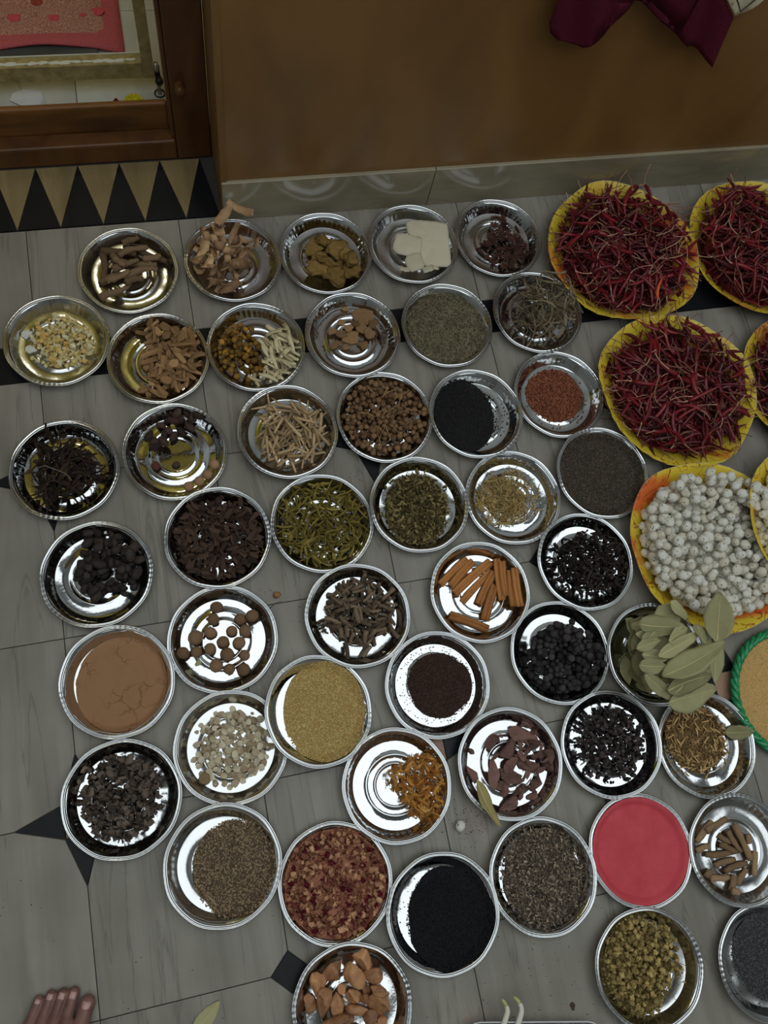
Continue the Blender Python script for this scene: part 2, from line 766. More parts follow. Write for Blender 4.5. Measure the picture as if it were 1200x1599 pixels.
def scatter(hp, temps, n, sampler, name, desc, where, cat, group, k=3, sink=0.0006, sc=(0.8, 1.15), jit=0.12, lim=LIM,
            yaw=None, maxtilt=0.6, roll=False, R=PR):
    """drop n individual pieces one by one on the heap"""
    for q in range(n):
        t = temps[q % len(temps)]
        s = rng.uniform(*sc)
        best = None
        for _ in range(k):
            x, y = sampler()
            hh = hp.h(x, y, .004)
            if best is None or hh < best[0]:
                best = (hh, x, y)
        _, x, y = best
        yw = rng.uniform(0, 2 * PI) if yaw is None else yaw(x, y)
        M, x, y, z = hp.drop(t.S * s, t.ext * s, x, y, yw, sink=sink, jit=jit, lim=lim, maxtilt=maxtilt,
                             roll=(rng.uniform(0, 2 * PI) if roll else None), far=None if t.far is None else t.far * s)
        o = add_piece(t, hp, M, x, y, z, s, name, None, cat, group)
        pend(o, desc, x, y, where, z, R)


def put(hp, t, x, y, yaw, name, desc, where, cat, group, sink=0.0006, jit=0.05, lim=None, sc=1.0, label=None, maxtilt=0.6, roll=None):
    M, x, y, z = hp.drop(t.S * sc, t.ext * sc, x, y, yaw, sink=sink, jit=jit, lim=lim, maxtilt=maxtilt, roll=roll)
    o = add_piece(t, hp, M, x, y, z, sc, name, label, cat, group)
    if not label:
        pend(o, desc, x, y, where, z)
    return o


def inst_mesh(name, temps, xf, mat, smooth=True):
    """merge many transformed templates into one mesh; xf = list of (template index, 3x3 matrix, translation)"""
    Vs, Ts, off = [], [], 0
    by = {}
    for q, M, p in xf:
        by.setdefault(q, []).append((M, p))
    for q, L in by.items():
        V, T = temps[q]
        Ms = np.array([np.array(m) for m, _ in L])
        ps = np.array([p for _, p in L])
        W = np.einsum('nij,vj->nvi', Ms, V) + ps[:, None, :]
        nV = len(V)
        Ts.append((T[None] + (np.arange(len(L)) * nV)[:, None, None] + off).reshape(-1, 3))
        Vs.append(W.reshape(-1, 3))
        off += len(L) * nV
    return mesh_np(name, np.concatenate(Vs), np.concatenate(Ts), mat, smooth)


def rand_rots(n, tilt=0.4):
    yaw = rng.uniform(0, 2 * PI, n)
    out = []
    for a in yaw:
        out.append(np.array(Matrix.Rotation(a, 3, 'Z') @ Matrix.Rotation(rng.normal() * tilt, 3, 'Y') @ Matrix.Rotation(rng.uniform(0, 6.28), 3, 'X')))
    return out


WOBBLE = {'P43': 0.0, 'P28': 0.35, 'G': 0.0, 'P22': 0.3, 'P10': 0.4, 'P40': 0.2}


def mound_z(x, y, cu, cv, ru, rv, hgt, p=2.2, seed=0, rough=0.0006, base=base_z, wobble=1.0):
    """surface of a heap of grain (local plate coordinates, metres); outside the heap it lies under the foil"""
    u = (x * .986 - y * .165) / PR
    v = (x * .165 + y * .986) / PR
    e = np.hypot((u - cu) / ru, (v - cv) / rv)
    ang = np.arctan2((v - cv) / rv, (u - cu) / ru)
    e = e * (1 + wobble * (.05 * np.sin(3 * ang + seed) + .03 * np.sin(7 * ang + 2 * seed)))
    P = np.stack([x * 200, y * 200, x * 0], -1).reshape(-1, 3)
    nz = wob(P, rough, 1.0, seed + 3).reshape(np.shape(x))
    b = base(np.hypot(x, y))
    flat = 0.0009
    return np.where(e < 1, np.maximum(b, flat) + hgt * (1 - np.clip(e, 0, 1) ** p) + nz * (e < .9), b - 0.0012), e


def grain_heap(pid, name, label, cat, mat, shapes, n, cu, cv, ru, rv, hgt, p=2.2, stray=0, stray_r=0.75, stray_c=(0, 0),
               tilt=0.6, size=(0.8, 1.2), smooth=True, mound_mat=None, hp=None, lim=0.083, lift=0.35, base=base_z):
    """heap of loose grain: a mound surface plus thousands of real grains, one object nobody could count"""
    hp = hp or HEAPS[pid]
    rmax = max(ru, rv) + math.hypot(cu, cv) + .05
    rings, seg = 26, 72
    # polar mesh about the heap centre
    cx0, cy0 = (cu * .986 + cv * .165) * PR, (-cu * .165 + cv * .986) * PR
    rr = np.linspace(0, 1.0, rings)[1:]
    aa = np.linspace(0, 2 * PI, seg, endpoint=False)
    u = cu + ru * np.outer(rr, np.cos(aa))
    v = cv + rv * np.outer(rr, np.sin(aa))
    x = (u * .986 + v * .165) * PR
    y = (-u * .165 + v * .986) * PR
    r = np.hypot(x, y)
    k = np.minimum(1, lim / np.maximum(r, 1e-6))
    x, y = x * k, y * k
    z, e = mound_z(x, y, cu, cv, ru, rv, hgt, p, seed=pid_seed(pid), base=base, wobble=WOBBLE.get(pid, 1.0))
    zc, _ = mound_z(np.array([cx0]), np.array([cy0]), cu, cv, ru, rv, hgt, p, seed=pid_seed(pid), base=base, wobble=WOBBLE.get(pid, 1.0))
    V = np.concatenate([[(cx0, cy0, zc[0])], np.stack([x.ravel(), y.ravel(), z.ravel()], 1)])
    T = []
    for j in range(seg):
        T.append((0, 1 + j, 1 + (j + 1) % seg))
    for i in range(rings - 2):
        for j in range(seg):
            a, b = 1 + i * seg + j, 1 + i * seg + (j + 1) % seg
            T += [(a, a + seg, b + seg), (a, b + seg, b)]
    # grains
    xf = []
    m = 0
    if n or stray:
        q = rng.uniform(0, 2 * PI, n * 2)
        rad = np.sqrt(rng.uniform(0, 1, n * 2))
        uu, vv = cu + ru * rad * np.cos(q), cv + rv * rad * np.sin(q)
        gx, gy = (uu * .986 + vv * .165) * PR, (-uu * .165 + vv * .986) * PR
        ok = np.hypot(gx, gy) < lim
        gx, gy = gx[ok][:n], gy[ok][:n]
        if stray:
            a2, r2 = rng.uniform(0, 2 * PI, stray), np.sqrt(rng.uniform(0, 1, stray)) * stray_r
            gx = np.concatenate([gx, (stray_c[0] + r2 * np.cos(a2)) * PR])
            gy = np.concatenate([gy, (stray_c[1] + r2 * np.sin(a2)) * PR])
        gz, ge = mound_z(gx, gy, cu, cv, ru, rv, hgt, p, seed=pid_seed(pid), base=base, wobble=WOBBLE.get(pid, 1.0))
        gb = base(np.hypot(gx, gy))
        gz = np.maximum(gz, gb)
        rots = rand_rots(len(gx), tilt)
        hz = [s[0][:, 2].max() for s in shapes]
        for i in range(len(gx)):
            w = int(rng.integers(len(shapes)))
            s = rng.uniform(*size)
            xf.append((w, rots[i] * s, (gx[i], gy[i], gz[i] + hz[w] * s * (lift if ge[i] < 1 else 0.9))))
    mats = [mat]
    if xf:
        me = inst_mesh(name, shapes, xf, mat, smooth)
        o = obj(name, me, loc=(hp.cx, hp.cy, hp.z0))
    if n:
        mo = obj('heap_surface', mesh_np('heap_surface', V, T, mound_mat or mat), parent=o)
    else:
        o = obj(name, mesh_np(name, V, T, mound_mat or mat), loc=(hp.cx, hp.cy, hp.z0))
    tag(o, label, cat, kind='stuff')
    # raise the heap so later pieces rest on it
    hz_, he = mound_z(hp.X, hp.Y, cu, cv, ru, rv, hgt, p, seed=pid_seed(pid), base=base, wobble=WOBBLE.get(pid, 1.0))
    hp.H = np.maximum(hp.H, hz_ + 0.0008 * (he < 1))
    return o


def pid_seed(pid):
    return sum(ord(c) for c in pid)


def grain_shapes(rx, ry, rz, nv=3, amp=0.12, sub=1):
    out = []
    for s in range(nv):
        V, F = blob_vf(rx, ry, rz, sub, amp, 2.5, seed=s + 40)
        out.append((V, tris(F)))
    return out


# ------------------------------------------------------------------ the room
M_STONE = stone_mat('grey_stone', (98, 94, 86), (118, 113, 105), rough=0.36)
M_BLACK = stone_mat('black_stone', (11, 12, 15), (19, 20, 23), rough=0.36, vein=0.1, spec=0.2)
M_BROWN = stone_mat('brown_stone', (120, 92, 74), (140, 110, 90), rough=0.35, vein=0.1)
M_BEIGE = stone_mat('beige_stone', (96, 82, 54), (116, 100, 68), rough=0.4, vein=0.2)
M_GROUT = plain('grout', (52, 50, 47), 0.9)
M_SKIRT = stone_mat('skirting_stone', (110, 102, 84), (126, 118, 98), rough=0.14, streak=(3, 1, 14), vein=0.15, bump=0.015, spec=0.5)
M_WOOD = wood_mat('wood_veneer', (94, 65, 31), (112, 80, 40), rough=0.36, scale=(5, 4, 2.2), rot=(0, 0.5, 0), blotch=0.4)
M_FRAME = wood_mat('door_frame_wood', (62, 36, 15), (86, 53, 23), rough=0.35, scale=(14, 14, 3), blotch=0.4)
M_SILL = wood_mat('sill_wood_warm_sheen', (66, 42, 18), (122, 78, 32), rough=0.38, scale=(3, 14, 14), blotch=0.6)  # orange end of the colour paints the warm light reflected on the sill
M_REVEAL = wood_mat('reveal_wood', (88, 62, 30), (108, 78, 40), rough=0.45, scale=(12, 12, 2), blotch=0.3)
M_PAINT = organic('white_wall_paint', (184, 185, 182), (196, 197, 194), rough=0.9, scale=3, bump=0.0, vary=None, gain=0.95)
M_CEIL = organic('ceiling_paint', (226, 230, 230), (236, 240, 240), rough=0.95, scale=3, bump=0.0, vary=None, gain=0.95)
M_CREAM = organic('cream_paint_and_warm_light', (232, 220, 120), (240, 228, 132), rough=0.9, scale=3, bump=0.0, vary=None, gain=0.95)  # wall paint; its yellow also stands for warm light on the passage ceiling

TX, TY = 0.283, 0.2848            # floor tile grid
GX, GY = -0.2725, -0.0200         # a star joint
WALL_Y = 1.038
GAP = 0.0007

floor = struct('floor', box_me('floor', -1.6, 2.6, -2.4, 1.19, -0.05, -0.0035, M_GROUT))
STAR_T, STAR_S, DIA = 0.098, 0.025, 0.030


def tile_poly(pi, pj, x1=TX, y1=TY, full=True):
    """tile outline; pi, pj say at which corner the star and the diamond stand"""
    g = GAP
    x0, y0 = g, g
    X1, Y1 = x1 - g, y1 - g
    # corners counter-clockwise: (0,0) (1,0) (1,1) (0,1)
    out = []
    star = (pi % 2, pj % 2)                  # even,even grid corner carries the star
    corner_star = (star[0], star[1])
    for (a, b) in ((0, 0), (1, 0), (1, 1), (0, 1)):
        cx, cy = (X1 if a else x0), (Y1 if b else y0)
        sx, sy = (-1 if a else 1), (-1 if b else 1)
        if (a, b) == corner_star:
            pts = [(cx, cy + sy * (STAR_T + g)), (cx + sx * (STAR_S + g), cy + sy * (STAR_S + g)), (cx + sx * (STAR_T + g), cy)]
        elif (a, b) == (1 - corner_star[0], 1 - corner_star[1]):
            pts = [(cx, cy + sy * (DIA + g)), (cx + sx * (DIA + g), cy)]
        else:
            out.append((cx, cy))
            continue
        if (a, b) in ((1, 0), (0, 1)):
            pts = pts[::-1]
        out += pts
    return out


tile_me = {}
for pi in (0, 1):
    for pj in (0, 1):
        tile_me[(pi, pj)] = prism_me('floor_tile', tile_poly(pi, pj), -0.006, 0.0, M_STONE, 0.0003)
I0, I1, J0, J1 = -4, 10, -6, 2
for i in range(I0, I1):
    for j in range(J0, J1):
        obj('tile', tile_me[(i % 2, j % 2)], floor, (GX + i * TX, GY + j * TY, 0))
# last row before the black border, cut short
BAND0, BAND1 = 0.7335, 0.8050
ytop = GY + J1 * TY
cutm = {}
for i in range(I0, I1):
    star_left = (i % 2 == 0)
    key = i % 2
    if key not in cutm:
        g = GAP
        h_ = BAND0 - ytop
        if star_left:
            poly = [(STAR_T + 2 * g, g), (TX - g, g), (TX - g, h_ - g), (g, h_ - g), (g, STAR_T + 2 * g), (STAR_S + 2 * g, STAR_S + 2 * g)]
        else:
            poly = [(g, g), (TX - STAR_T - 2 * g, g), (TX - STAR_S - 2 * g, STAR_S + 2 * g), (TX - g, STAR_T + 2 * g), (TX - g, h_ - g), (g, h_ - g)]
        cutm[key] = prism_me('floor_tile', poly, -0.006, 0.0, M_STONE, 0.0003)
    obj('tile', cutm[key], floor, (GX + i * TX, ytop, 0))
# inlays: four black points round a brown square, and black diamonds
g = GAP
arm_me = []
for k in range(4):
    c, s = (1, 0, -1, 0)[k], (0, 1, 0, -1)[k]
    p = [(STAR_T - g * 2, 0), (STAR_S + g, STAR_S - g), (STAR_S + g, -STAR_S + g)]
    arm_me.append(prism_me('star_point', [(c * x - s * y, s * x + c * y) for x, y in p], -0.006, 0.0, M_BLACK, 0.0002))
sq_me = prism_me('star_centre', [(-STAR_S + g, -STAR_S + g), (STAR_S - g, -STAR_S + g), (STAR_S - g, STAR_S - g), (-STAR_S + g, STAR_S - g)], -0.006, 0.0, M_BROWN, 0.0002)
dia_me = prism_me('diamond', [(DIA - g, 0), (0, DIA - g), (-DIA + g, 0), (0, -DIA + g)], -0.006, 0.0, M_BLACK, 0.0002)
for i in range(I0, I1 + 1):
    for j in range(J0, J1 + 1):
        p = (GX + i * TX, GY + j * TY, 0)
        if i % 2 == 0 and j % 2 == 0:
            for m in arm_me:
                obj('inlay_point', m, floor, p)
            obj('inlay_square', sq_me, floor, p)
        elif i % 2 and j % 2 and j < J1:
            obj('inlay_diamond', dia_me, floor, p)
band_me = prism_me('border_slab', [(g, g), (2 * TX - g, g), (2 * TX - g, BAND1 - BAND0 - g), (g, BAND1 - BAND0 - g)], -0.006, 0.0, M_BLACK, 0.0003)
for i in range(I0, I1, 2):
    obj('border_slab', band_me, floor, (GX + i * TX, BAND0, 0))
edge_me = prism_me('edge_tile', [(g, g), (TX - g, g), (TX - g, 1.046 - BAND1 - g), (g, 1.046 - BAND1 - g)], -0.006, 0.0, M_STONE, 0.0003)
for i in range(I0, I1):
    obj('tile', edge_me, floor, (GX + i * TX, BAND1, 0))
# threshold strip of black and beige triangles in front of the door
T0, T1, TP = 1.0475, 1.1848, 0.0785
for k in range(-9, 4):
    xb = 0.0265 + (k - 3) * TP
    up = [(xb + g, T0 + g), (xb + TP - g, T0 + g), (xb + TP / 2 + .004, T1 - g)]
    up = [(min(x, 0.092), y) for x, y in up]
    obj('threshold_triangle', prism_me('threshold_triangle', up, -0.006, 0.0, M_BLACK, 0.0002), floor)
    if xb - TP / 2 < 0.0:
        dn = [(xb + g * .5, T0 + 2 * g), (xb + TP / 2 + .004 - g, T1 - g), (xb - TP / 2 + .004 + g, T1 - g)]
        obj('threshold_triangle', prism_me('threshold_triangle', dn, -0.006, 0.0, M_BEIGE, 0.0002), floor)
dn = [(0.0265 + g, T0 + 2 * g), (0.092, T1 - g), (0.0265 - TP / 2 + .004 + g, T1 - g)]

# wood-panelled low wall with a stone skirting; a white wall stands above its ledge
RX = 0.0955
LEDGE = 0.64
wall_front = struct('wall_front', box_me('wall_front', RX + 0.012, 2.6, WALL_Y + 0.006, 1.30, -0.04, LEDGE, M_WOOD))
obj('ledge', box_me('ledge', RX + 0.004, 2.6, WALL_Y - 0.012, 1.30, LEDGE, LEDGE + 0.022, M_WOOD, 0.004), wall_front)
obj('corner_trim', box_me('corner_trim', RX, RX + 0.012, WALL_Y + 0.002, 1.186, 0.0, 2.2, M_REVEAL, 0.0015), wall_front)
wall_upper = struct('wall_upper', box_me('wall_upper', RX + 0.012, 2.6, 1.19, 1.30, LEDGE + 0.022, 2.75, M_PAINT))
base = struct('baseboard_front', None)
xs = [RX + 0.001, 0.512, 1.35, 2.6]
for a, b in zip(xs[:-1], xs[1:]):
    obj('skirting_slab', box_me('skirting_slab', a + .0006, b - .0006, WALL_Y - 0.002, WALL_Y + 0.006, 0.0003, 0.108, M_SKIRT, 0.0012), base)

# door opening on the left: jamb, stepped sill, lintel
JX = 0.0205
door = struct('door_1', None)
obj('jamb', box_me('jamb', JX + .008, RX - .0005, 1.186, 1.29, 0.0, 2.1, M_FRAME, 0.003), door)
obj('jamb_moulding', box_me('jamb_moulding', JX, JX + .0075, 1.1935, 1.27, 0.0515, 2.05, M_FRAME, 0.002), door)
obj('jamb', box_me('jamb', -1.03, -0.955, 1.186, 1.29, 0.0, 2.1, M_FRAME, 0.003), door)
obj('sill_step', box_me('sill_step', -0.955, JX + .0075, 1.186, 1.2195, 0.0, 0.050, M_FRAME, 0.004), door)
obj('sill', box_me('sill', -0.955, JX - .0005, 1.220, 1.233, 0.0, 0.112, M_SILL, 0.004), door)
obj('lintel', box_me('lintel', -1.03, RX - .0005, 1.186, 1.29, 2.101, 2.18, M_FRAME, 0.003), door)
kn_p = [(0, 0, 0), (0, -.004, 0), (0, -.012, 0), (0, -.020, 0), (0, -.023, 0)]
V, F = tube_vf(kn_p, [.010, .0085, .0085, .010, .006], 14)
obj('door_stop', mesh_py('door_stop', V, F, M_FRAME), door, (0.0455, 1.1855, 0.195))
wall_door = struct('wall_door', box_me('wall_door', -1.6, RX + .01, 1.19, 1.30, 2.182, 2.75, M_PAINT))
struct('wall_beside_door', box_me('wall_beside_door', -1.6, -1.031, 1.19, 1.30, -0.04, 2.18, M_PAINT))
struct('wall_left', box_me('wall_left', -1.7, -1.6, -2.4, 1.30, -0.04, 2.75, M_PAINT))
struct('wall_right', box_me('wall_right', 2.6, 2.7, -2.4, 1.30, -0.04, 2.75, M_PAINT))
struct('wall_back', box_me('wall_back', -1.7, 2.7, -2.5, -2.4, -0.04, 2.75, M_PAINT))
struct('ceiling', box_me('ceiling', -1.7, 2.7, -2.5, 1.30, 2.75, 2.85, M_CEIL))


def emitter(name, c, k):
    m = bpy.data.materials.new(name)
    m.use_nodes = True
    nt = m.node_tree
    nt.nodes.clear()
    e = nt.nodes.new('ShaderNodeEmission')
    e.inputs[0].default_value = (*c, 1)
    e.inputs[1].default_value = k
    o = nt.nodes.new('ShaderNodeOutputMaterial')
    nt.links.new(e.outputs[0], o.inputs[0])
    return m


lamp = empty('lit_ceiling_stand_in', (PANEL_LOC[0], PANEL_LOC[1], 2.75))  # added emitter that stands in for the glow of the white ceiling
tag(lamp, 'added glowing sheet standing in for the evenly lit ceiling', 'ceiling light')
a, b = PANEL_SIZE[0] / 2, PANEL_SIZE[1] / 2
obj('glow_sheet', box_me('glow_sheet', -a, a, -b, b, -0.020, -0.004, emitter('panel_glow', (0.90, 0.975, 1.0), PANEL_POWER)), lamp)
M_WMETAL = plain('white_metal', (220, 220, 218), 0.4, gain=0.9)
for x0, x1, y0, y1 in ((-a - .02, a + .02, -b - .02, -b - .001), (-a - .02, a + .02, b + .001, b + .02), (-a - .02, -a - .001, -b, b), (a + .001, a + .02, -b, b)):
    obj('frame', box_me('frame', x0, x1, y0, y1, -0.026, -0.0005, M_WMETAL, 0.002), lamp)

# the lit passage beyond the door
M_OUT = stone_mat('pale_marble', (176, 174, 166), (206, 204, 196), rough=0.3, streak=(6, 3, 1), vein=0.3, gain=1.45)
floor_out = struct('floor_outside', box_me('floor_outside', -1.6, 0.9, 1.19, 3.4, -0.05, -0.0035, M_GROUT))
ot = prism_me('passage_tile', [(g, g), (.30 - g, g), (.30 - g, .30 - g), (g, .30 - g)], -0.006, 0.0, M_OUT, 0.0003)
for i in range(-5, 3):
    for j in range(0, 7):
        obj('tile', ot, floor_out, (-0.152 + i * .30, 1.263 + j * .30, 0))
struct('wall_passage_end', box_me('wall_passage_end', -1.7, 1.0, 3.4, 3.5, -0.04, 2.75, M_CREAM))
struct('wall_passage_left', box_me('wall_passage_left', -1.7, -1.6, 1.30, 3.4, -0.04, 2.75, M_CREAM))
struct('wall_passage_right', box_me('wall_passage_right', 0.9, 1.0, 1.30, 3.4, -0.04, 2.75, M_CREAM))
struct('ceiling_passage', box_me('ceiling_passage', -1.7, 1.0, 1.30, 3.5, 2.75, 2.85, M_CREAM))  # warm light put into the colour: yellow instead of white
lamp2 = empty('added_passage_light', (-0.30, 2.35, 2.75))  # lamp out of view, added so the passage ceiling glows warm
tag(lamp2, 'unseen warm globe added to light the passage beyond the door', 'pendant light')
V, F = ico(3)
obj('lamp_globe', mesh_py('lamp_globe', V * .085, F, emitter('passage_glow', (1.0, 0.95, 0.80), PORCH_POWER)), lamp2, (0, 0, -.47))
V, F = tube_vf([(0, 0, -.02), (0, 0, -.386)], .004, 8)
obj('lamp_cord', mesh_py('lamp_cord', V, F, M_WMETAL), lamp2)
V, F = tube_vf([(0, 0, -.0005), (0, 0, -.012), (0, 0, -.022)], [.05, .045, .012], 24)
obj('ceiling_rose', mesh_py('ceiling_rose', V, F, M_WMETAL), lamp2)
# ------------------------------------------------------------------ foil plates
M_FOIL = [foil_mat('aluminium_foil', (0.61, 0.62, 0.625), 0.10), foil_mat('aluminium_foil_dull', (0.60, 0.605, 0.605), 0.16),
          foil_mat('aluminium_foil_bright', (0.63, 0.645, 0.655), 0.07)]


def plate_meshes(variant):
    """bottom, side wall and rolled rim as three rings of one pressed profile"""
    r = np.random.default_rng(variant + 3)
    seg = 240
    aa = np.linspace(0, 2 * PI, seg, endpoint=False)
    ph = r.uniform(0, 6.28, 8)

    def ring(p, z, idx):
        x, y = p * np.cos(aa), p * np.sin(aa)
        zz = np.full(seg, z)
        if p < .071:                                   # sagging bottom
            zz = zz + 0.00035 * (np.sin(x * 60 + ph[0]) * np.sin(y * 52 + ph[1]) + .6 * np.sin(x * 130 + y * 90 + ph[2])) * min(1, p / .02)
            zz = np.maximum(zz, 0.0003)
        elif p < .0825:                                # pleats of the side wall
            k = math.sin(PI * (p - .0705) / .012)
            q = 0.00022 * k * (np.sin(48 * aa) + .7 * np.sin(17 * aa + ph[3]))
            x, y = x + q * np.cos(aa), y + q * np.sin(aa)
        else:                                          # nicks of the rolled rim
            q = 0.0004 * np.sin(9 * aa + ph[4]) + 0.00010 * np.sin(66 * aa + ph[5]) + 0.0006 * np.sin(2 * aa + ph[7])
            x, y = x + q * np.cos(aa), y + q * np.sin(aa)
            zz = zz + 0.00035 * np.sin(5 * aa + ph[6]) + 0.00012 * np.sin(66 * aa + ph[3]) * (1 if idx % 2 else .3) * (1 + np.sin(3 * aa + ph[0]))
        return np.stack([x, y, zz], 1)

    def band(i0, i1):
        V, F = [], []
        start = i0
        if i0 == 0:
            V.append((0, 0, PROFILE[0, 1]))
            start = 1
        o = len(V)
        for i in range(start, i1 + 1):
            V += list(ring(PROFILE[i, 0], PROFILE[i, 1], i))
        if o:
            F += [(0, 1 + k, 1 + (k + 1) % seg) for k in range(seg)]
        for L in range(i1 - start):
            for k in range(seg):
                a, b = o + L * seg + k, o + L * seg + (k + 1) % seg
                F.append((a, a + seg, b + seg, b))
        return V, F
    n = len(PROFILE)
    m = M_FOIL[variant % 3]
    out = []
    for nm, (i0, i1) in (('plate_bottom', (0, 13)), ('side_wall', (13, 18)), ('rolled_rim', (18, n - 1))):
        V, F = band(i0, i1)
        out.append((nm, mesh_py(nm, V, F, m)))
    return out


PLATE_ME = [plate_meshes(v) for v in range(3)]
# id: x, y, how many neighbouring rims it rests on, what it holds
PLATES = {
    'P1': (-0.0935, 0.9303, 0, 'thick brown roots, below the door threshold'),
    'P2': (0.1012, 0.9316, 1, 'curled tan bark peels against the skirting corner'),
    'P3': (0.2820, 0.9313, 0, 'olive brown leathery lumps by the skirting'),
    'P4': (0.4594, 0.9334, 1, 'flat off-white slabs by the skirting'),
    'P5': (0.6395, 0.9325, 0, 'dark star-shaped spice left of the chilli plate'),
    'P6': (-0.2333, 0.7981, 1, 'pale yellow resin crystals at the left edge'),
    'P7': (-0.0614, 0.7434, 0, 'tan wood-like root pieces'),
    'P8': (0.1175, 0.7444, 1, 'round amber berries beside pale strips'),
    'P9': (0.3016, 0.7484, 1, 'a few brown chips'),
    'P10': (0.4902, 0.7488, 0, 'fine grey-green dried grass'),
    'P11': (0.6789, 0.7550, 1, 'a tangle of thin grey-brown roots'),
    'P12': (-0.2422, 0.5519, 0, 'black fibrous strands at the left edge'),
    'P13': (-0.0547, 0.5597, 0, 'dark pods and a few round brown nuts'),
    'P14': (0.1470, 0.5687, 2, 'straight pale tan sticks'),
    'P15': (0.3301, 0.5752, 0, 'round brown berries with straw stems'),
    'P16': (0.5047, 0.5578, 1, 'tiny black seeds, bare on the right'),
    'P17': (0.6792, 0.5765, 0, 'reddish brown round seeds'),
    'P18': (-0.0030, 0.3919, 1, 'dark brown bark flakes'),
    'P19': (0.1796, 0.3906, 0, 'olive green stick pieces'),
    'P20': (0.3593, 0.3978, 1, 'dark olive dried herb'),
    'P21': (0.5374, 0.3854, 0, 'thin golden needles'),
    'P22': (0.7205, 0.4058, 2, 'fine dark brown powdery seeds'),
    'P23': (-0.2076, 0.3605, 0, 'black wrinkled dried fruits'),
    'P24': (-0.0189, 0.2172, 0, 'eighteen brown nutmegs'),
    'P25': (0.2114, 0.2180, 1, 'grey-brown chopped roots'),
    'P26': (0.4345, 0.2224, 1, 'orange-brown cinnamon sticks'),
    'P27': (0.6423, 0.2447, 1, 'black twisted shreds'),
    'P28': (-0.1933, 0.1781, 1, 'cracked brown powder'),
    'P29': (-0.0305, 0.0421, 1, 'pale coin-like root slices'),
    'P30': (0.1142, 0.0715, 0, 'tiny tan seeds, its rim over the next plate'),
    'P31': (0.3250, 0.0785, 0, 'a round heap of dark brown mustard seeds'),
    'P32': (0.5533, 0.0931, 0, 'black round berries'),
    'P33': (0.7253, 0.0586, 2, 'grey-green bay leaves'),
    'P34': (0.7753, -0.1096, 0, 'long tan cumin-like seeds'),
    'P35': (-0.2062, -0.0027, 0, 'grey-brown curled flakes'),
    'P36': (-0.0675, -0.1295, 2, 'grey-brown small ribbed seeds'),
    'P37': (0.2232, -0.0679, 1, 'orange mace shreds on its right half'),
    'P38': (0.4184, -0.0713, 2, 'reddish brown bark chunks and one leaf'),
    'P39': (0.6032, -0.0751, 1, 'black curled peel bits'),
    'P40': (0.0990, -0.1920, 0, 'dried red rose petals'),
    'P41': (0.2571, -0.2706, 2, 'jet black fine seeds near the bottom edge'),
    'P42': (0.4317, -0.2531, 1, 'grey-brown crumbled herb'),
    'P43': (0.6072, -0.2506, 0, 'smooth red powder'),
    'P44': (0.7793, -0.2851, 1, 'short brown root sticks at the right edge'),
    'P45': (0.5700, -0.4224, 1, 'olive yellow flower buds'),
    'P46': (0.7776, -0.4606, 0, 'dark grey seeds in the bottom right corner'),
    'P47': (0.0932, -0.3681, 1, 'orange-brown resinous chunks at the bottom edge'),
}
VARIANT = {'P4': 1, 'P10': 1, 'P29': 1, 'P36': 1, 'P43': 1, 'P44': 1, 'P45': 1, 'P46': 1, 'P24': 2, 'P26': 2, 'P37': 2, 'P31': 2,
           'P1': 1, 'P6': 1, 'P13': 2, 'P9': 2, 'P39': 2, 'P21': 2}
TILT = {'P30': (Matrix.Rotation(math.radians(11.0), 3, Vector((-0.2, 1, 0)).normalized()), 0.0132)}
LEV = 0.0027
for k, (pid, (x, y, lev, what)) in enumerate(PLATES.items()):
    z = 0.0004 + lev * LEV
    root = empty('foil_plate', (x, y, z))
    tag(root, f'round silver foil plate holding {what}', 'plate', 'foil plates laid out on the floor')
    if pid in TILT:
        root.rotation_euler = TILT[pid][0].to_euler()
        root.location.z += TILT[pid][1]
    yaw = rng.uniform(0, 6.28)
    for nm, me in PLATE_ME[VARIANT.get(pid, k % 3 if k % 3 != 1 else 0)]:
        obj(nm, me, root, rot=(0, 0, yaw))
    HEAPS[pid] = Heap(x, y, z)
# ------------------------------------------------------------------ contents of the foil plates
ON = 'its foil plate'


def T_(name, vfs, mat, smooth=True, kids=()):
    return [Template(name, vf, mat, smooth, kids) for vf in vfs]


mm = 0.001

def chunk_vf(w, h, th, seed, cuts=6):
    """angular broken slab: hull of jittered box corners and a few edge points"""
    r = np.random.default_rng(seed)
    p = []
    for sx in (-1, 1):
        for sy in (-1, 1):
            for sz in (-1, 1):
                p.append((sx * w / 2 * r.uniform(.55, 1.08), sy * h / 2 * r.uniform(.45, 1.05), sz * th / 2 * r.uniform(.3, 1.15)))
    for _ in range(cuts):
        p.append((r.uniform(-.5, .5) * w * 1.02, r.choice((-1, 1)) * h / 2 * r.uniform(.8, 1.0), r.uniform(-.5, .5) * th))
    return hull_vf(p)


# P1 thick brown roots
m = organic('brown_root', (70, 54, 40), (104, 84, 62), scale=160, bump=0.5)
for q, (x, y, a, L) in enumerate([(-15, 48, -6, 61), (11, 68, 3, 28), (43, 36, -32, 63), (11, 23, -12, 79), (-46, 15, -99, 60), (-18, -6, 7, 69),
                                  (-4, 10, 19, 49), (-14, 11, -56, 26), (-28, -42, 12, 58), (20, -6, 18, 60), (7, -25, 24, 32), (-19, -18, 16, 43),
                                  (45, 24, -6, 31), (13, 43, 3, 52)]):
    t = Template('root_piece', stick_vf(L * 1.06 * mm, 7.0 * mm, q, bend=.26, taper=.35, sides=8, n=8, knob=.22), m)
    put(HEAPS['P1'], t, x * mm, y * mm, math.radians(a), 'root_piece', 'thick brown root', ON, 'root', 'brown roots on the plate below the door', lim=LIM, sink=.001)

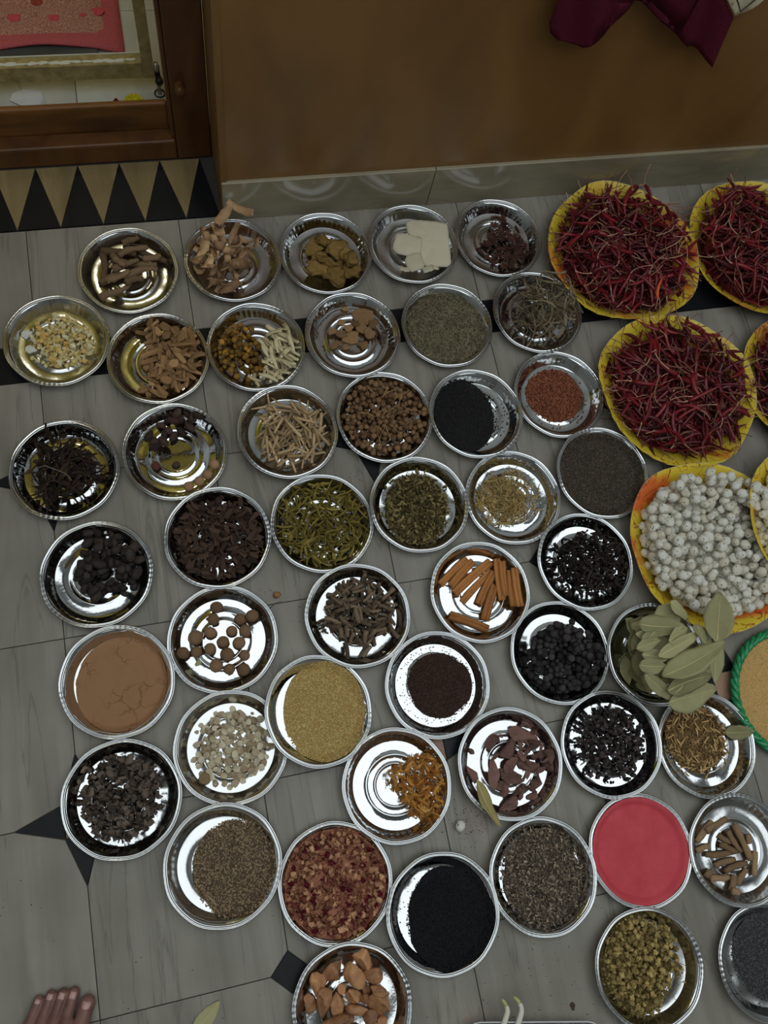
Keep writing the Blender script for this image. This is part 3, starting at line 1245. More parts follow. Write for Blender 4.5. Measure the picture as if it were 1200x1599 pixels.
# P2 bark peels
m = organic('bark_peel', (92, 68, 50), (168, 136, 100), scale=90, bump=0.4)
hp = HEAPS['P2']
tp = T_('bark_peel', [ribbon_vf(38 * mm, 15 * mm, 1.2 * mm, s, curl=2.6, twist=1.0, wave=.4, n=9) for s in range(6)], m)
scatter(hp, tp, 34, ell(-.22, -.02, .55, .66), 'bark_peel', 'curled tan bark peel', ON, 'bark', 'bark peels on the corner plate', jit=.3)
for q, (x, y, a, L, w) in enumerate([(-3, -16, 22, 61, 28), (-47, 19, 9, 33, 24), (-3, -41, -1, 46, 12), (-16, -64, 28, 43, 18), (9, -56, 16, 42, 18),
                                     (6, 22, -40, 29, 15), (-55, 40, 47, 36, 15), (-58, 4, 29, 43, 18), (-50, -17, 19, 39, 15), (33, 50, -75, 45, 15),
                                     (40, 23, -99, 58, 12), (10, 55, 85, 59, 15), (-8, 62, 66, 53, 18), (26, 70, -35, 68, 18)]):
    t = Template('bark_peel', ribbon_vf(L * mm, w * mm, 1.3 * mm, q + 20, curl=[.7, 1.5, 2.4][q % 3] if q < 9 else 1.7, twist=.7, n=10, wave=.25), m)
    put(hp, t, x * mm, y * mm, math.radians(a), 'bark_peel', 'broad curled bark peel', ON, 'bark', 'bark peels on the corner plate', jit=.25, sink=.003)

# P3 leathery lumps
m = organic('leathery_lump', (72, 54, 26), (112, 88, 46), scale=110, bump=1.0)
for q, (x, y, w, h, a) in enumerate([(-20, 20, 34, 34, 10), (27, 11, 46, 42, -30), (41, -17, 27, 42, 0), (-16, -15, 42, 34, 20), (12, -48, 46, 50, 0),
                                     (43, -46, 34, 42, 10), (-24, -36, 34, 27, 0), (-2, -21, 42, 23, -30), (-1, 29, 27, 23, 0), (43, -30, 27, 31, 0)]):
    V, F = blob_vf(w * .5 * mm, h * .5 * mm, 7 * mm, 3, .28, 4.0, q + 5)
    V[:, 2] += .003 * np.sin(V[:, 0] * 260 + q) * np.cos(V[:, 1] * 230)
    t = Template('dried_lump', (V, F), m)
    put(HEAPS['P3'], t, x * mm, y * mm, math.radians(a), 'dried_lump', 'olive brown leathery lump', ON, 'dried herb', 'leathery lumps by the skirting', lim=LIM, sink=.003)

# P4 off-white slabs
m = organic('white_slab', (146, 137, 116), (168, 160, 140), scale=60, bump=0.15)
names4 = ['large off-white ribbed slab, longest on its plate', 'off-white squarish slab above the others on its plate', 'off-white rounded slab at the left of its plate',
          'small off-white slab below the others on its plate', 'broken white flake near the lower rim of the slab plate', 'thin white sliver left of the flakes on the slab plate',
          'tiny white crumb beside the largest slab']
for q, (x, y, w, h, a) in enumerate([(46, -8, 55, 92, -8), (16, 31, 42, 34, -5), (-14, -6, 50, 42, -20), (-9, -47, 31, 31, 10), (15, -66, 23, 15, 20), (-32, -60, 19, 11, -30), (30, -66, 11, 10, 0)]):
    t = Template('pale_slab', chip_vf(w * .57 * mm, h * .57 * mm, (9 if q == 0 else 6 if q < 4 else 2) * mm, q, n=20, irr=.03 if q < 4 else .2, square=.8), m, smooth=True)
    put(HEAPS['P4'], t, x * mm, y * mm, math.radians(a), 'pale_slab', '', ON, 'slab', 'off-white slabs by the skirting', label=names4[q], jit=.02, lim=.086, maxtilt=.35)


# P5 star-shaped spice
def star_vf(R, seed):
    r = np.random.default_rng(seed)
    parts = []
    for k in range(8):
        a = 2 * PI * k / 8 + r.uniform(-.1, .1)
        L = R * r.uniform(.75, 1.0)
        V, F = tube_vf([(R * .12, 0, 0), (L * .5, 0, .0006), (L * .85, 0, .0016), (L, 0, .003)], [R * .07, R * .17, R * .11, R * .02], 5, 1.1)
        c, s = math.cos(a), math.sin(a)
        parts.append((V @ np.array(((c, s, 0), (-s, c, 0), (0, 0, 1))), F))
    parts.append(blob_vf(R * .18, R * .18, R * .16, 1, .1, 2, seed))
    return join_vf(parts)


m = organic('star_spice', (42, 26, 20), (76, 50, 40), scale=200, bump=0.3, rough=.55)
tp = T_('star_spice', [star_vf(10.5 * mm, s) for s in range(4)], m)
scatter(HEAPS['P5'], tp, 62, mix((30, ell(.12, -.18, .5, .46)), (6, ell(.1, .45, .2, .22)), (4, ell(.5, -.2, .25, .3))), 'star_spice', 'dark brown star-shaped spice', ON, 'spice',
        'star-shaped spice left of the chillies', jit=.35, sc=(.75, 1.15))

# P6 resin crystals
m = organic('resin', (186, 152, 84), (212, 196, 148), scale=80, bump=0.1, rough=.4, trans=.08, spec=.5, extra=((188, 142, 74), .2))
tp = T_('resin_crystal', [shard_vf(4.6 * mm, 3.8 * mm, 2.8 * mm, s, 11) for s in range(7)], m, smooth=False)
scatter(HEAPS['P6'], tp, 290, mix((12, ell(.14, .0, .52, .5)), (3, ell(.0, .05, .66, .56))), 'resin_crystal', 'small amber resin crystal', ON, 'resin', 'resin crystals',
        sc=(.7, 1.9), jit=.3)
m2 = organic('clear_resin', (186, 180, 150), (206, 200, 176), scale=60, bump=.1, rough=.3, trans=.1)
for q, (x, y) in enumerate([(-52, 26), (-46, -8)]):
    t = Template('resin_lump', shard_vf(13 * mm, 10 * mm, 4 * mm, q + 30, 16), m2, smooth=False)
    put(HEAPS['P6'], t, x * mm, y * mm, .3, 'resin_lump', '', ON, 'resin', 'resin crystals', label=['large pale resin lump, upper of two at the crystal heap edge', 'large pale resin lump, lower of two at the crystal heap edge'][q])

# P7 wood-like root pieces
m = organic('tan_wood', (92, 68, 44), (142, 110, 74), scale=130, bump=0.4)
tp = T_('wood_piece', [stick_vf(32 * mm, 4.6 * mm, s, bend=.12, taper=.3, sides=5, n=4, knob=.25, flat=.6) for s in range(5)] + [chip_vf(9 * mm, 6 * mm, 5 * mm, s, 8) for s in range(3)], m, smooth=False)
scatter(HEAPS['P7'], tp, 120, mix((6, ell(.27, .12, .52, .62)), (1, ell(.1, -.6, .4, .12)), (1, ell(.2, .6, .5, .12))), 'wood_piece', 'tan wood-like root piece', ON, 'root', 'tan root pieces',
        sc=(.65, 1.4), jit=.15)

# P8 berries and pale strips
m = organic('amber_berry', (70, 50, 20), (126, 92, 34), scale=160, bump=0.5, rough=.6, extra=((150, 108, 36), .12))
tp = T_('amber_berry', [blob_vf(5.2 * mm, 5 * mm, 4.8 * mm, 2, .07, 3, s) for s in range(4)], m)
scatter(HEAPS['P8'], tp, 92, mix((9, ell(-.36, -.05, .40, .60)), (2, ell(-.2, -.45, .4, .25))), 'amber_berry', 'round amber brown berry', ON, 'berry', 'amber berries', sc=(.7, 1.25), k=3)
m = organic('pale_strip', (142, 128, 98), (178, 164, 132), scale=100, bump=0.3)
tp = T_('pale_strip', [stick_vf(34 * mm, 5.0 * mm, s, bend=.2, taper=.4, sides=6, n=5, knob=.2, flat=.42) for s in range(5)], m)
scatter(HEAPS['P8'], tp, 56, mix((8, ell(.5, -.12, .36, .6)), (1, ell(.15, -.6, .3, .15))), 'pale_strip', 'pale cream strip', ON, 'root', 'pale strips beside amber berries', sc=(.6, 1.15), yaw=lambda x, y: rng.normal(-.9, .6))

# P9 few brown chips
m = organic('brown_chip', (66, 50, 34), (122, 94, 64), scale=90, bump=0.3)
for q, (x, y, w, h, a) in enumerate([(28, 46, 38, 38, 20), (-14, 36, 19, 13, 0), (-1, 3, 42, 27, -10), (18, -16, 23, 19, 30), (-37, -11, 31, 17, 20), (21, 17, 34, 23, 10),
                                     (-16, -16, 19, 13, 0), (33, 3, 23, 23, 40), (-3, 64, 15, 11, 0), (-22, 10, 27, 19, -20), (-5, 20, 23, 19, 0), (45, 23, 27, 19, 30), (-36, 15, 19, 15, 10), (11, 27, 19, 15, 0)]):
    t = Template('brown_chip', chip_vf(w * (.52 if q == 0 else .44) * mm, h * (.52 if q == 0 else .44) * mm, 5 * mm, q + 3, n=8, irr=.33, bend=.08), m, smooth=False)
    put(HEAPS['P9'], t, x * mm, y * mm, math.radians(a), 'brown_chip', 'brown dried chip', ON, 'chip', 'brown chips', lim=LIM,
        label='largest light brown chip near the upper rim of its plate' if q == 0 else None)

# P10 fine dried grass (stuff)
m = organic('dry_grass', (58, 53, 40), (146, 136, 108), vary='island', bump=0)
sh = [(lambda vf: (vf[0], tris(vf[1])))(stick_vf(15 * mm, .45 * mm, s, bend=.35, taper=.3, sides=3, n=5)) for s in range(6)]
mo = organic('dry_grass_bed', (52, 48, 36), (84, 78, 58), vary=None, scale=260, bump=.8)
grain_heap('P10', 'dried_grass', 'fine grey-green dried grass covering a whole foil plate', 'dried herb', m, sh, 2400, .0, .0, .84, .84, 9 * mm, p=3, size=(.5, 1.25), tilt=.3, mound_mat=mo, lift=4.0)

# P11 thin roots
m = organic('thin_root', (64, 55, 42), (118, 104, 82), scale=180, bump=0.3)
tp = T_('thin_root', [stick_vf(52 * mm, 2.3 * mm, s, bend=.5, taper=.65, sides=5, n=8, knob=.2) for s in range(7)], m)
scatter(HEAPS['P11'], tp, 130, mix((6, ell(.12, .0, .5, .56)), (1, ell(-.2, -.2, .5, .5))), 'thin_root', 'thin grey-brown root', ON, 'root', 'thin roots',
        sc=(.6, 1.15), jit=.2, yaw=lambda x, y: rng.normal(1.7, .9))

# P12 black fibrous strands
m = organic('black_fibre', (30, 23, 20), (52, 40, 33), scale=180, bump=0.3)
tp = T_('black_strand', [stick_vf(46 * mm, 2.6 * mm, s, bend=.5, taper=.6, sides=5, n=8, knob=.3, flat=.6) for s in range(7)] + [ribbon_vf(36 * mm, 10 * mm, 1.2 * mm, s, curl=1.6, twist=1.5, n=8, wave=.5) for s in range(4)], m)
scatter(HEAPS['P12'], tp, 150, mix((6, ell(.05, -.05, .52, .52)), (1, ell(-.2, -.55, .3, .2)), (1, ell(-.2, .45, .35, .2))), 'black_strand', 'black fibrous strand', ON, 'dried herb', 'black strands', jit=.18, sc=(.55, 1.05), sink=.0022)
mf = plain('pale_fibre', (116, 100, 84), .7)
V, F = tube_vf([(-.03, .004, 0), (-.018, .008, .002), (-.004, .002, .004), (.012, -.004, .005), (.02, -.010, .003), (.024, -.016, .0)], .0006, 5)
put(HEAPS['P12'], Template('pale_fibre', (V, F), mf), -.008, -.012, -.1, 'pale_fibre', '', ON, 'fibre', None, label='single pale wiry fibre lying on the black strands', jit=.02)

# P13 pods and nuts
m = organic('dark_pod', (34, 26, 24), (62, 46, 40), scale=150, bump=0.6, rough=.6)
hp = HEAPS['P13']
tp = T_('dark_pod', [blob_vf(10.5 * mm, 6.2 * mm, 5.5 * mm, 2, .12, 3, s) for s in range(5)], m)
for q, (x, y) in enumerate([(-6, 44), (-36, 26), (29, 68), (1, 32), (15, 38), (-30, 22), (-17, 19), (-19, 57), (37, 60), (15, 62), (32, 43), (-41, 34), (-31, 12), (-5, 66), (13, 70), (48, 60), (-15, 38), (4, 57)]):
    put(hp, tp[q % 5], x * mm, y * mm, rng.uniform(0, 6), 'dark_pod', 'dark wrinkled pod', ON, 'pod', 'dark pods beside round nuts', lim=LIM, sc=rng.uniform(.8, 1.2))
m = organic('brown_nut', (106, 80, 58), (134, 104, 78), scale=120, bump=0.2)
tp = T_('round_nut', [blob_vf(9.2 * mm, 9 * mm, 8.6 * mm, 2, .04, 2.5, s) for s in range(3)], m)
nl = ['round brown nut, uppermost of four in a row on the pod plate', 'round brown nut, second from top of four on the pod plate', 'round brown nut, third from top of four on the pod plate',
      'round brown nut, lowest of four in a row on the pod plate']
for q, (x, y) in enumerate([(64, -34), (50, -50), (34, -60), (15, -66)]):
    put(hp, tp[q % 3], x * mm, y * mm, q, 'round_nut', '', ON, 'nut', 'round nuts on the pod plate', label=nl[q], lim=.085)
t = Template('round_nut', blob_vf(8 * mm, 8.6 * mm, 7 * mm, 2, .06, 2.5, 8), organic('red_nut', (70, 42, 34), (96, 60, 46), scale=120, bump=.3))
put(hp, t, -.037, -.018, 0, 'round_nut', '', ON, 'nut', 'round nuts on the pod plate', label='dull reddish nut alone at the left of the pod plate')
put(hp, Template('dark_pod', blob_vf(7 * mm, 5.5 * mm, 5 * mm, 2, .1, 3, 9), bpy.data.materials['dark_pod']), -.002, -.020, .3, 'dark_pod', '', ON, 'pod', 'dark pods beside round nuts', label='small dark pod alone at the centre of its plate')

# P14 straight pale tan sticks
m = organic('tan_stick', (108, 88, 62), (166, 142, 108), scale=180, bump=0.3)
tp = T_('tan_stick', [stick_vf(42 * mm, 3.3 * mm, s, bend=.05, taper=.5, sides=6, n=4, knob=.12) for s in range(6)], m)
scatter(HEAPS['P14'], tp, 135, mix((6, ell(.06, -.05, .56, .58)), (1, ell(-.35, .35, .3, .3)), (2, ell(.35, .0, .35, .55))), 'tan_stick', 'straight pale tan stick', ON, 'stick', 'pale tan sticks',
        sc=(.55, 1.15), jit=.08)

# P15 brown berries with straw stems
m = organic('brown_berry', (74, 55, 38), (112, 86, 60), scale=150, bump=0.4)
tp = T_('brown_berry', [blob_vf(5.4 * mm, 5.2 * mm, 5 * mm, 2, .05, 3, s) for s in range(3)], m)
scatter(HEAPS['P15'], tp, 290, ell(0, 0, .86, .86), 'brown_berry', 'round brown berry', ON, 'berry', 'brown berries', sc=(.8, 1.15), k=4)
m = organic('straw_stem', (132, 102, 64), (162, 132, 92), bump=0)
tp = T_('straw_stem', [stick_vf(30 * mm, .55 * mm, s, bend=.25, taper=.2, sides=4, n=5) for s in range(5)], m)
scatter(HEAPS['P15'], tp, 34, ell(-.05, .05, .6, .6), 'straw_stem', 'thin straw stem', 'the brown berry heap', 'stem', 'straw stems on the brown berries', sc=(.5, 1.2), jit=.15, k=1)

# P16 black seeds, P17 reddish seeds, P22 dark fine seeds
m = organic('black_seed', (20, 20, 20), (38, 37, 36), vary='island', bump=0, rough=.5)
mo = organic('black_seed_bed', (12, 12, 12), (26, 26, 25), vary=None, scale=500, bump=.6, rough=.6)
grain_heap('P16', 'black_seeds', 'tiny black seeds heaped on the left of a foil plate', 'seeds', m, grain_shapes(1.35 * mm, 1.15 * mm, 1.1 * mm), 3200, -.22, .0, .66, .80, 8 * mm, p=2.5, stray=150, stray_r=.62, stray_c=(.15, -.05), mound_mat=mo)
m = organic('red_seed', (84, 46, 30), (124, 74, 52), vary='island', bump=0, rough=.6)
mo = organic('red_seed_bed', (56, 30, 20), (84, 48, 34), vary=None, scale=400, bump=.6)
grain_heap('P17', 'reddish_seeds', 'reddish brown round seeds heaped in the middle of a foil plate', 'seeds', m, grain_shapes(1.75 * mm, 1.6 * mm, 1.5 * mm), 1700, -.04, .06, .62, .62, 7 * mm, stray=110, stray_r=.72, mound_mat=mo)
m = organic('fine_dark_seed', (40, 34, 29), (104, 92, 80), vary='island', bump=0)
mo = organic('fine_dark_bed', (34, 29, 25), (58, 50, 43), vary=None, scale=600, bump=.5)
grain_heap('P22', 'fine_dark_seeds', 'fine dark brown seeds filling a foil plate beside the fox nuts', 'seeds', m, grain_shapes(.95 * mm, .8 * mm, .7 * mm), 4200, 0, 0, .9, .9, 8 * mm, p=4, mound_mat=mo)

# P18 dark bark flakes
m = organic('dark_flake', (36, 27, 22), (66, 50, 41), scale=150, bump=0.4)
tp = T_('bark_flake', [chip_vf(11 * mm, 4.6 * mm, 2.4 * mm, s, 7, .3, bend=.15, square=.4) for s in range(6)], m)
scatter(HEAPS['P18'], tp, 300, ell(.02, .0, .8, .8), 'bark_flake', 'dark brown bark flake', ON, 'bark', 'dark bark flakes', sc=(.5, 1.15), jit=.25, k=4)

# P19 olive sticks
m = organic('olive_stick', (70, 60, 22), (114, 100, 46), scale=160, bump=0.3)
tp = T_('olive_stick', [stick_vf(30 * mm, 2.1 * mm, s, bend=.28, taper=.4, sides=5, n=5, knob=.2, flat=.7) for s in range(5)] + [ribbon_vf(22 * mm, 6 * mm, 1 * mm, s, curl=.8, n=5) for s in range(3)], m)
scatter(HEAPS['P19'], tp, 300, ell(.0, .02, .8, .82), 'olive_stick', 'olive green stick piece', ON, 'stick', 'olive stick pieces', sc=(.6, 1.3), jit=.15, k=4)

# P20 dark olive herb (stuff)
m = organic('olive_herb', (44, 37, 22), (124, 110, 70), vary='island', bump=0)
mo = organic('olive_herb_bed', (36, 31, 18), (66, 58, 34), vary=None, scale=240, bump=.8)
sh = [(lambda vf: (vf[0], tris(vf[1])))(stick_vf(17 * mm, .6 * mm, s, bend=.35, taper=.4, sides=3, n=5)) for s in range(5)]
sh += [(lambda vf: (vf[0], tris(vf[1])))(ribbon_vf(10 * mm, 4 * mm, .5 * mm, s, curl=1.2, n=4)) for s in range(4)]
grain_heap('P20', 'dried_herb', 'dark olive dried herb on the plate right of olive sticks', 'dried herb', m, sh, 1250, -.02, -.05, .64, .74, 11 * mm, stray=90, stray_r=.78, size=(.5, 1.25), tilt=.35, mound_mat=mo, lift=3.2)

# P21 golden needles (stuff)
m = organic('golden_needle', (98, 80, 42), (172, 148, 94), vary='island', bump=0)
sh = [(lambda vf: (vf[0], tris(vf[1])))(stick_vf(19 * mm, .8 * mm, s, bend=.18, taper=.4, sides=4, n=4)) for s in range(5)]
hp = HEAPS['P21']
xf = []
smp = mix((6, ell(-.2, -.03, .5, .52)), (2, ell(.05, .1, .6, .6)))
for q in range(720):
    w = q % 5
    s = rng.uniform(.5, 1.15)
    x, y = smp()
    M, x, y, z = hp.drop(sh[w][0] * s, np.array((.009, .001)) * s, x, y, rng.uniform(0, 6.28), jit=.12, lim=LIM)
    xf.append((w, np.array(M) * s, (x, y, z)))
tag(obj('golden_needles', inst_mesh('golden_needles', sh, xf, m), loc=(hp.cx, hp.cy, hp.z0)), 'thin golden needles scattered over a bright foil plate', 'dried herb', kind='stuff')

# P23 black wrinkled fruits
m = organic('black_fruit', (26, 23, 22), (54, 47, 43), scale=140, bump=0.7, rough=.7)
tp = T_('black_fruit', [blob_vf((9 + 3 * (s % 2)) * mm, 7.2 * mm, 6.6 * mm, 2, .12, 3.2, s) for s in range(6)], m)
scatter(HEAPS['P23'], tp, 74, mix((8, ell(.16, .08, .52, .55)), (1, ell(.0, .66, .4, .1)), (1, ell(.6, .1, .15, .35))), 'black_fruit', 'black wrinkled dried fruit', ON, 'dried fruit', 'black dried fruits', sc=(.7, 1.15), k=3)

# P24 nutmegs
m = organic('nutmeg', (86, 66, 48), (112, 88, 66), scale=150, bump=0.35)
tp = T_('nutmeg', [blob_vf(10.4 * mm, 9.6 * mm, 9.3 * mm, 3, .035, 3, s) for s in range(4)], m)
for q, (x, y) in enumerate([(-3, 56), (-11, 36), (-19, 15), (-44, 11), (-1, -4), (16, 12), (33, 29), (53, 30), (38, 8), (25, -10), (-67, -11), (-46, -13), (-23, -12), (3, -26), (31, -32), (-17, -41), (3, -50), (26, -55)]):
    put(HEAPS['P24'], tp[q % 4], x * mm, y * mm, rng.uniform(0, 6), 'nutmeg', 'brown nutmeg', ON, 'nutmeg', 'nutmegs', sc=rng.uniform(.93, 1.13) * (1.15 if q in (3, 13) else 1), jit=.3)
t = Template('husk_scrap', chip_vf(7 * mm, 5 * mm, 1.5 * mm, 3, 7, .3), organic('husk_scrap', (110, 104, 78), (132, 126, 98)))
put(HEAPS['P24'], t, -.046, -.030, .6, 'husk_scrap', '', ON, 'scrap', None, label='small greenish husk scrap beside the left nutmegs')

# P25 chopped roots
m = organic('grey_root', (56, 46, 37), (108, 92, 75), scale=150, bump=0.5)
tp = T_('chopped_root', [stick_vf(24 * mm, 4.2 * mm, s, bend=.2, taper=.3, sides=6, n=4, knob=.25, flat=.8) for s in range(6)], m)
scatter(HEAPS['P25'], tp, 170, mix((8, ell(.05, .08, .62, .6)), (1, ell(.0, -.1, .76, .72))), 'chopped_root', 'grey-brown chopped root', ON, 'root', 'chopped roots', sc=(.5, 1.2), jit=.2)


# P26 cinnamon quills
def quill_vf(L, w, seed):
    """sheet rolled inwards from both edges"""
    r = np.random.default_rng(seed)
    th = .0011
    prof = []
    R1 = w * .27
    for k in range(7):
        a = math.radians(-60 + 330 * k / 6.0)
        rr = R1 * (.62 + .38 * k / 6)
        prof.append((-w * .26 + rr * math.sin(a), R1 + rr * -math.cos(a) * -1))
    right = [(-x, z) for x, z in prof[::-1]]
    prof = prof + right
    prof = np.array(prof)
    n = len(prof)
    d = np.gradient(prof, axis=0)
    nr = np.stack([-d[:, 1], d[:, 0]], 1)
    nr /= np.linalg.norm(nr, axis=1)[:, None] + 1e-9
    V, F = [], []
    segs = 4
    for i in range(segs + 1):
        t = i / segs - .5
        sc = 1 + r.uniform(-.06, .06)
        jx = r.uniform(-.0012, .0012) if i in (0, segs) else 0
        bend = .02 * L * math.sin(PI * (t + .5))
        for off in (th / 2, -th / 2):
            for q in range(n):
                p = prof[q] * sc + nr[q] * off
                V.append((t * L + jx, p[0] + bend, p[1]))
    st = 2 * n
    for i in range(segs):
        for q in range(n - 1):
            a = i * st + q
            F.append((a, a + 1, a + st + 1, a + st))
            a = i * st + n + q
            F.append((a, a + st, a + st + 1, a + 1))
        for q in (0, n - 1):
            a, b = i * st + q, i * st + n + q
            F.append((a, a + st, b + st, b))
    for i in (0, segs):
        for q in range(n - 1):
            a, b = i * st + q, i * st + n + q
            F.append((a, b, b + 1, a + 1))
    V = np.array(V)
    V[:, 2] -= V[:, 2].mean()
    return V, F


m = organic('cinnamon', (124, 80, 42), (158, 106, 58), scale=110, bump=0.25, rough=.65)
cl = ['leftmost cinnamon stick, slanting up to the right', 'second cinnamon stick from the left', 'longest cinnamon stick, slanting across the fan', 'thick cinnamon stick in front of the fan',
      'short cinnamon stick behind the low middle one', 'cinnamon stick reaching lowest in the middle of the fan', 'steep thick cinnamon stick right of the fan centre', 'steep cinnamon stick tucked beside the thick one',
      'steep cinnamon stick, second from the right', 'rightmost cinnamon stick, against the plate wall', 'lone cinnamon stick lying apart near the lower rim']
for q, (x, y, a, L) in enumerate([(-36, 45, 33, 69), (-24, 38, 37, 64), (-3, 30, 30, 92), (0, 12, 35, 82), (16, 6, 52, 66), (16, -21, 60, 68), (42, 17, 84, 75), (50, 17, 84, 65), (60, -4, 83, 66), (68, -4, 86, 68), (-28, -48, -30, 72)]):
    t = Template('cinnamon_stick', quill_vf(L * mm, (12 + (q % 3) * 1.5) * mm, q), m)
    put(HEAPS['P26'], t, x * mm, y * mm, math.radians(a), 'cinnamon_stick', '', ON, 'cinnamon', 'cinnamon sticks', label=cl[q], lim=.0845, jit=.02, sink=.001, maxtilt=.5)

# P27 black shreds
m = organic('black_shred', (24, 20, 19), (52, 44, 40), scale=160, bump=0.4, rough=.8)
tp = T_('black_shred', [ribbon_vf(15 * mm, 5.5 * mm, 1.6 * mm, s, curl=2.2, twist=1.6, n=6, wave=.6) for s in range(5)] + [stick_vf(16 * mm, 1.8 * mm, s, bend=.5, sides=5, n=5) for s in range(4)], m)
scatter(HEAPS['P27'], tp, 300, mix((6, ell(.12, .0, .62, .56)), (2, ell(.0, -.1, .76, .66))), 'black_shred', 'black twisted shred', ON, 'spice', 'black shreds', sc=(.8, 1.5), jit=.45, k=3)

# P28 cracked brown powder (stuff)
m, nt, bs = new_mat('brown_powder')
n_, l_ = nt.nodes, nt.links
tc = n_.new('ShaderNodeTexCoord')
vo = n_.new('ShaderNodeTexVoronoi')
vo.feature = 'DISTANCE_TO_EDGE'
vo.inputs['Scale'].default_value = 34
dn_ = n_.new('ShaderNodeTexNoise')
dn_.inputs['Scale'].default_value = 60
l_.new(tc.outputs['Object'], dn_.inputs['Vector'])
mxv = n_.new('ShaderNodeMix')
mxv.data_type = 'VECTOR'
mxv.inputs['Factor'].default_value = .03
l_.new(tc.outputs['Object'], mxv.inputs['A'])
l_.new(dn_.outputs['Color'], mxv.inputs['B'])
l_.new(mxv.outputs['Result'], vo.inputs['Vector'])
mr = n_.new('ShaderNodeMapRange')
mr.inputs['From Max'].default_value = .03
l_.new(vo.outputs['Distance'], mr.inputs['Value'])
n2 = n_.new('ShaderNodeTexNoise')
n2.inputs['Scale'].default_value = 16
l_.new(tc.outputs['Object'], n2.inputs['Vector'])
mask = n_.new('ShaderNodeMapRange')
mask.inputs['From Min'].default_value = .48
mask.inputs['From Max'].default_value = .6
l_.new(n2.outputs['Fac'], mask.inputs['Value'])
inv = n_.new('ShaderNodeMix')
inv.data_type = 'FLOAT'
l_.new(mask.outputs['Result'], inv.inputs['Factor'])
inv.inputs['A'].default_value = 1.0
l_.new(mr.outputs['Result'], inv.inputs['B'])
bp = n_.new('ShaderNodeBump')
bp.inputs['Strength'].default_value = .7
bp.inputs['Distance'].default_value = .003
ad = n_.new('ShaderNodeMath')
ad.operation = 'MULTIPLY_ADD'
ad.inputs[1].default_value = .25
l_.new(dn_.outputs['Fac'], ad.inputs[0])
l_.new(inv.outputs['Result'], ad.inputs[2])
l_.new(ad.outputs[0], bp.inputs['Height'])
l_.new(bp.outputs['Normal'], bs.inputs['Normal'])
bs.inputs['Base Color'].default_value = alb((122, 90, 64))
bs.inputs['Roughness'].default_value = .95
bs.inputs['Specular IOR Level'].default_value = .1
grain_heap('P28', 'brown_powder', 'cracked brown powder filling a foil plate', 'powder', m, [], 0, .05, -.03, .80, .84, 7 * mm, p=5, lim=.0835)

# P29 coin slices
m = organic('coin_slice', (124, 104, 82), (188, 166, 142), scale=140, bump=0.3)
tp = T_('root_slice', [chip_vf(7 * mm, 6.4 * mm, 2.4 * mm, s, 10, .1) for s in range(5)], m)
scatter(HEAPS['P29'], tp, 290, mix((8, ell(.05, .04, .54, .56)), (2, ell(.02, .0, .7, .68))), 'root_slice', 'pale coin-like root slice', ON, 'root slice', 'pale root slices', sc=(.35, 1.0), jit=.3)
t = Template('root_slice', chip_vf(9.5 * mm, 9 * mm, 4 * mm, 9, 12, .06), organic('big_slice', (104, 86, 62), (130, 110, 82)))
put(HEAPS['P29'], t, -.048, -.040, 0, 'root_slice', '', ON, 'root slice', 'pale root slices', label='largest thick brown root slice at the lower left of its heap')
# P30 tan seeds, P31 mustard seeds
m = organic('tan_seed', (130, 106, 64), (190, 164, 112), vary='island', bump=0, rough=.6)
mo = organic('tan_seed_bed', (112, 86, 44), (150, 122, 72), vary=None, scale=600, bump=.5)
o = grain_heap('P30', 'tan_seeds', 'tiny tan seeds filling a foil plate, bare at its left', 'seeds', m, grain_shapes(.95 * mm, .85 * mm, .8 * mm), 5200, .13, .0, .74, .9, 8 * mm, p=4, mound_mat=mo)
o.rotation_euler = TILT['P30'][0].to_euler()
o.location.z += TILT['P30'][1] + .0006
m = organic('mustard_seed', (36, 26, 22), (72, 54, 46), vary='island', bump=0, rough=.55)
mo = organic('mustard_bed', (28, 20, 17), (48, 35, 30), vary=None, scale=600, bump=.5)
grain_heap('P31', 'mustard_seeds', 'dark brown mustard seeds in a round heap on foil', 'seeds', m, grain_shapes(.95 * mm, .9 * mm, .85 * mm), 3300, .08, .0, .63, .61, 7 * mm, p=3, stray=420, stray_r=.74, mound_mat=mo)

# P32 black berries
m = organic('black_berry', (30, 28, 28), (58, 54, 54), scale=170, bump=0.5, rough=.85)
tp = T_('black_berry', [blob_vf(5.6 * mm, 5.3 * mm, 5 * mm, 2, .08, 3, s) for s in range(4)], m)
scatter(HEAPS['P32'], tp, 270, mix((9, ell(.04, -.12, .7, .6)), (1, ell(.05, .3, .3, .25))), 'black_berry', 'black round berry', ON, 'berry', 'black berries', sc=(.7, 1.35), k=4)


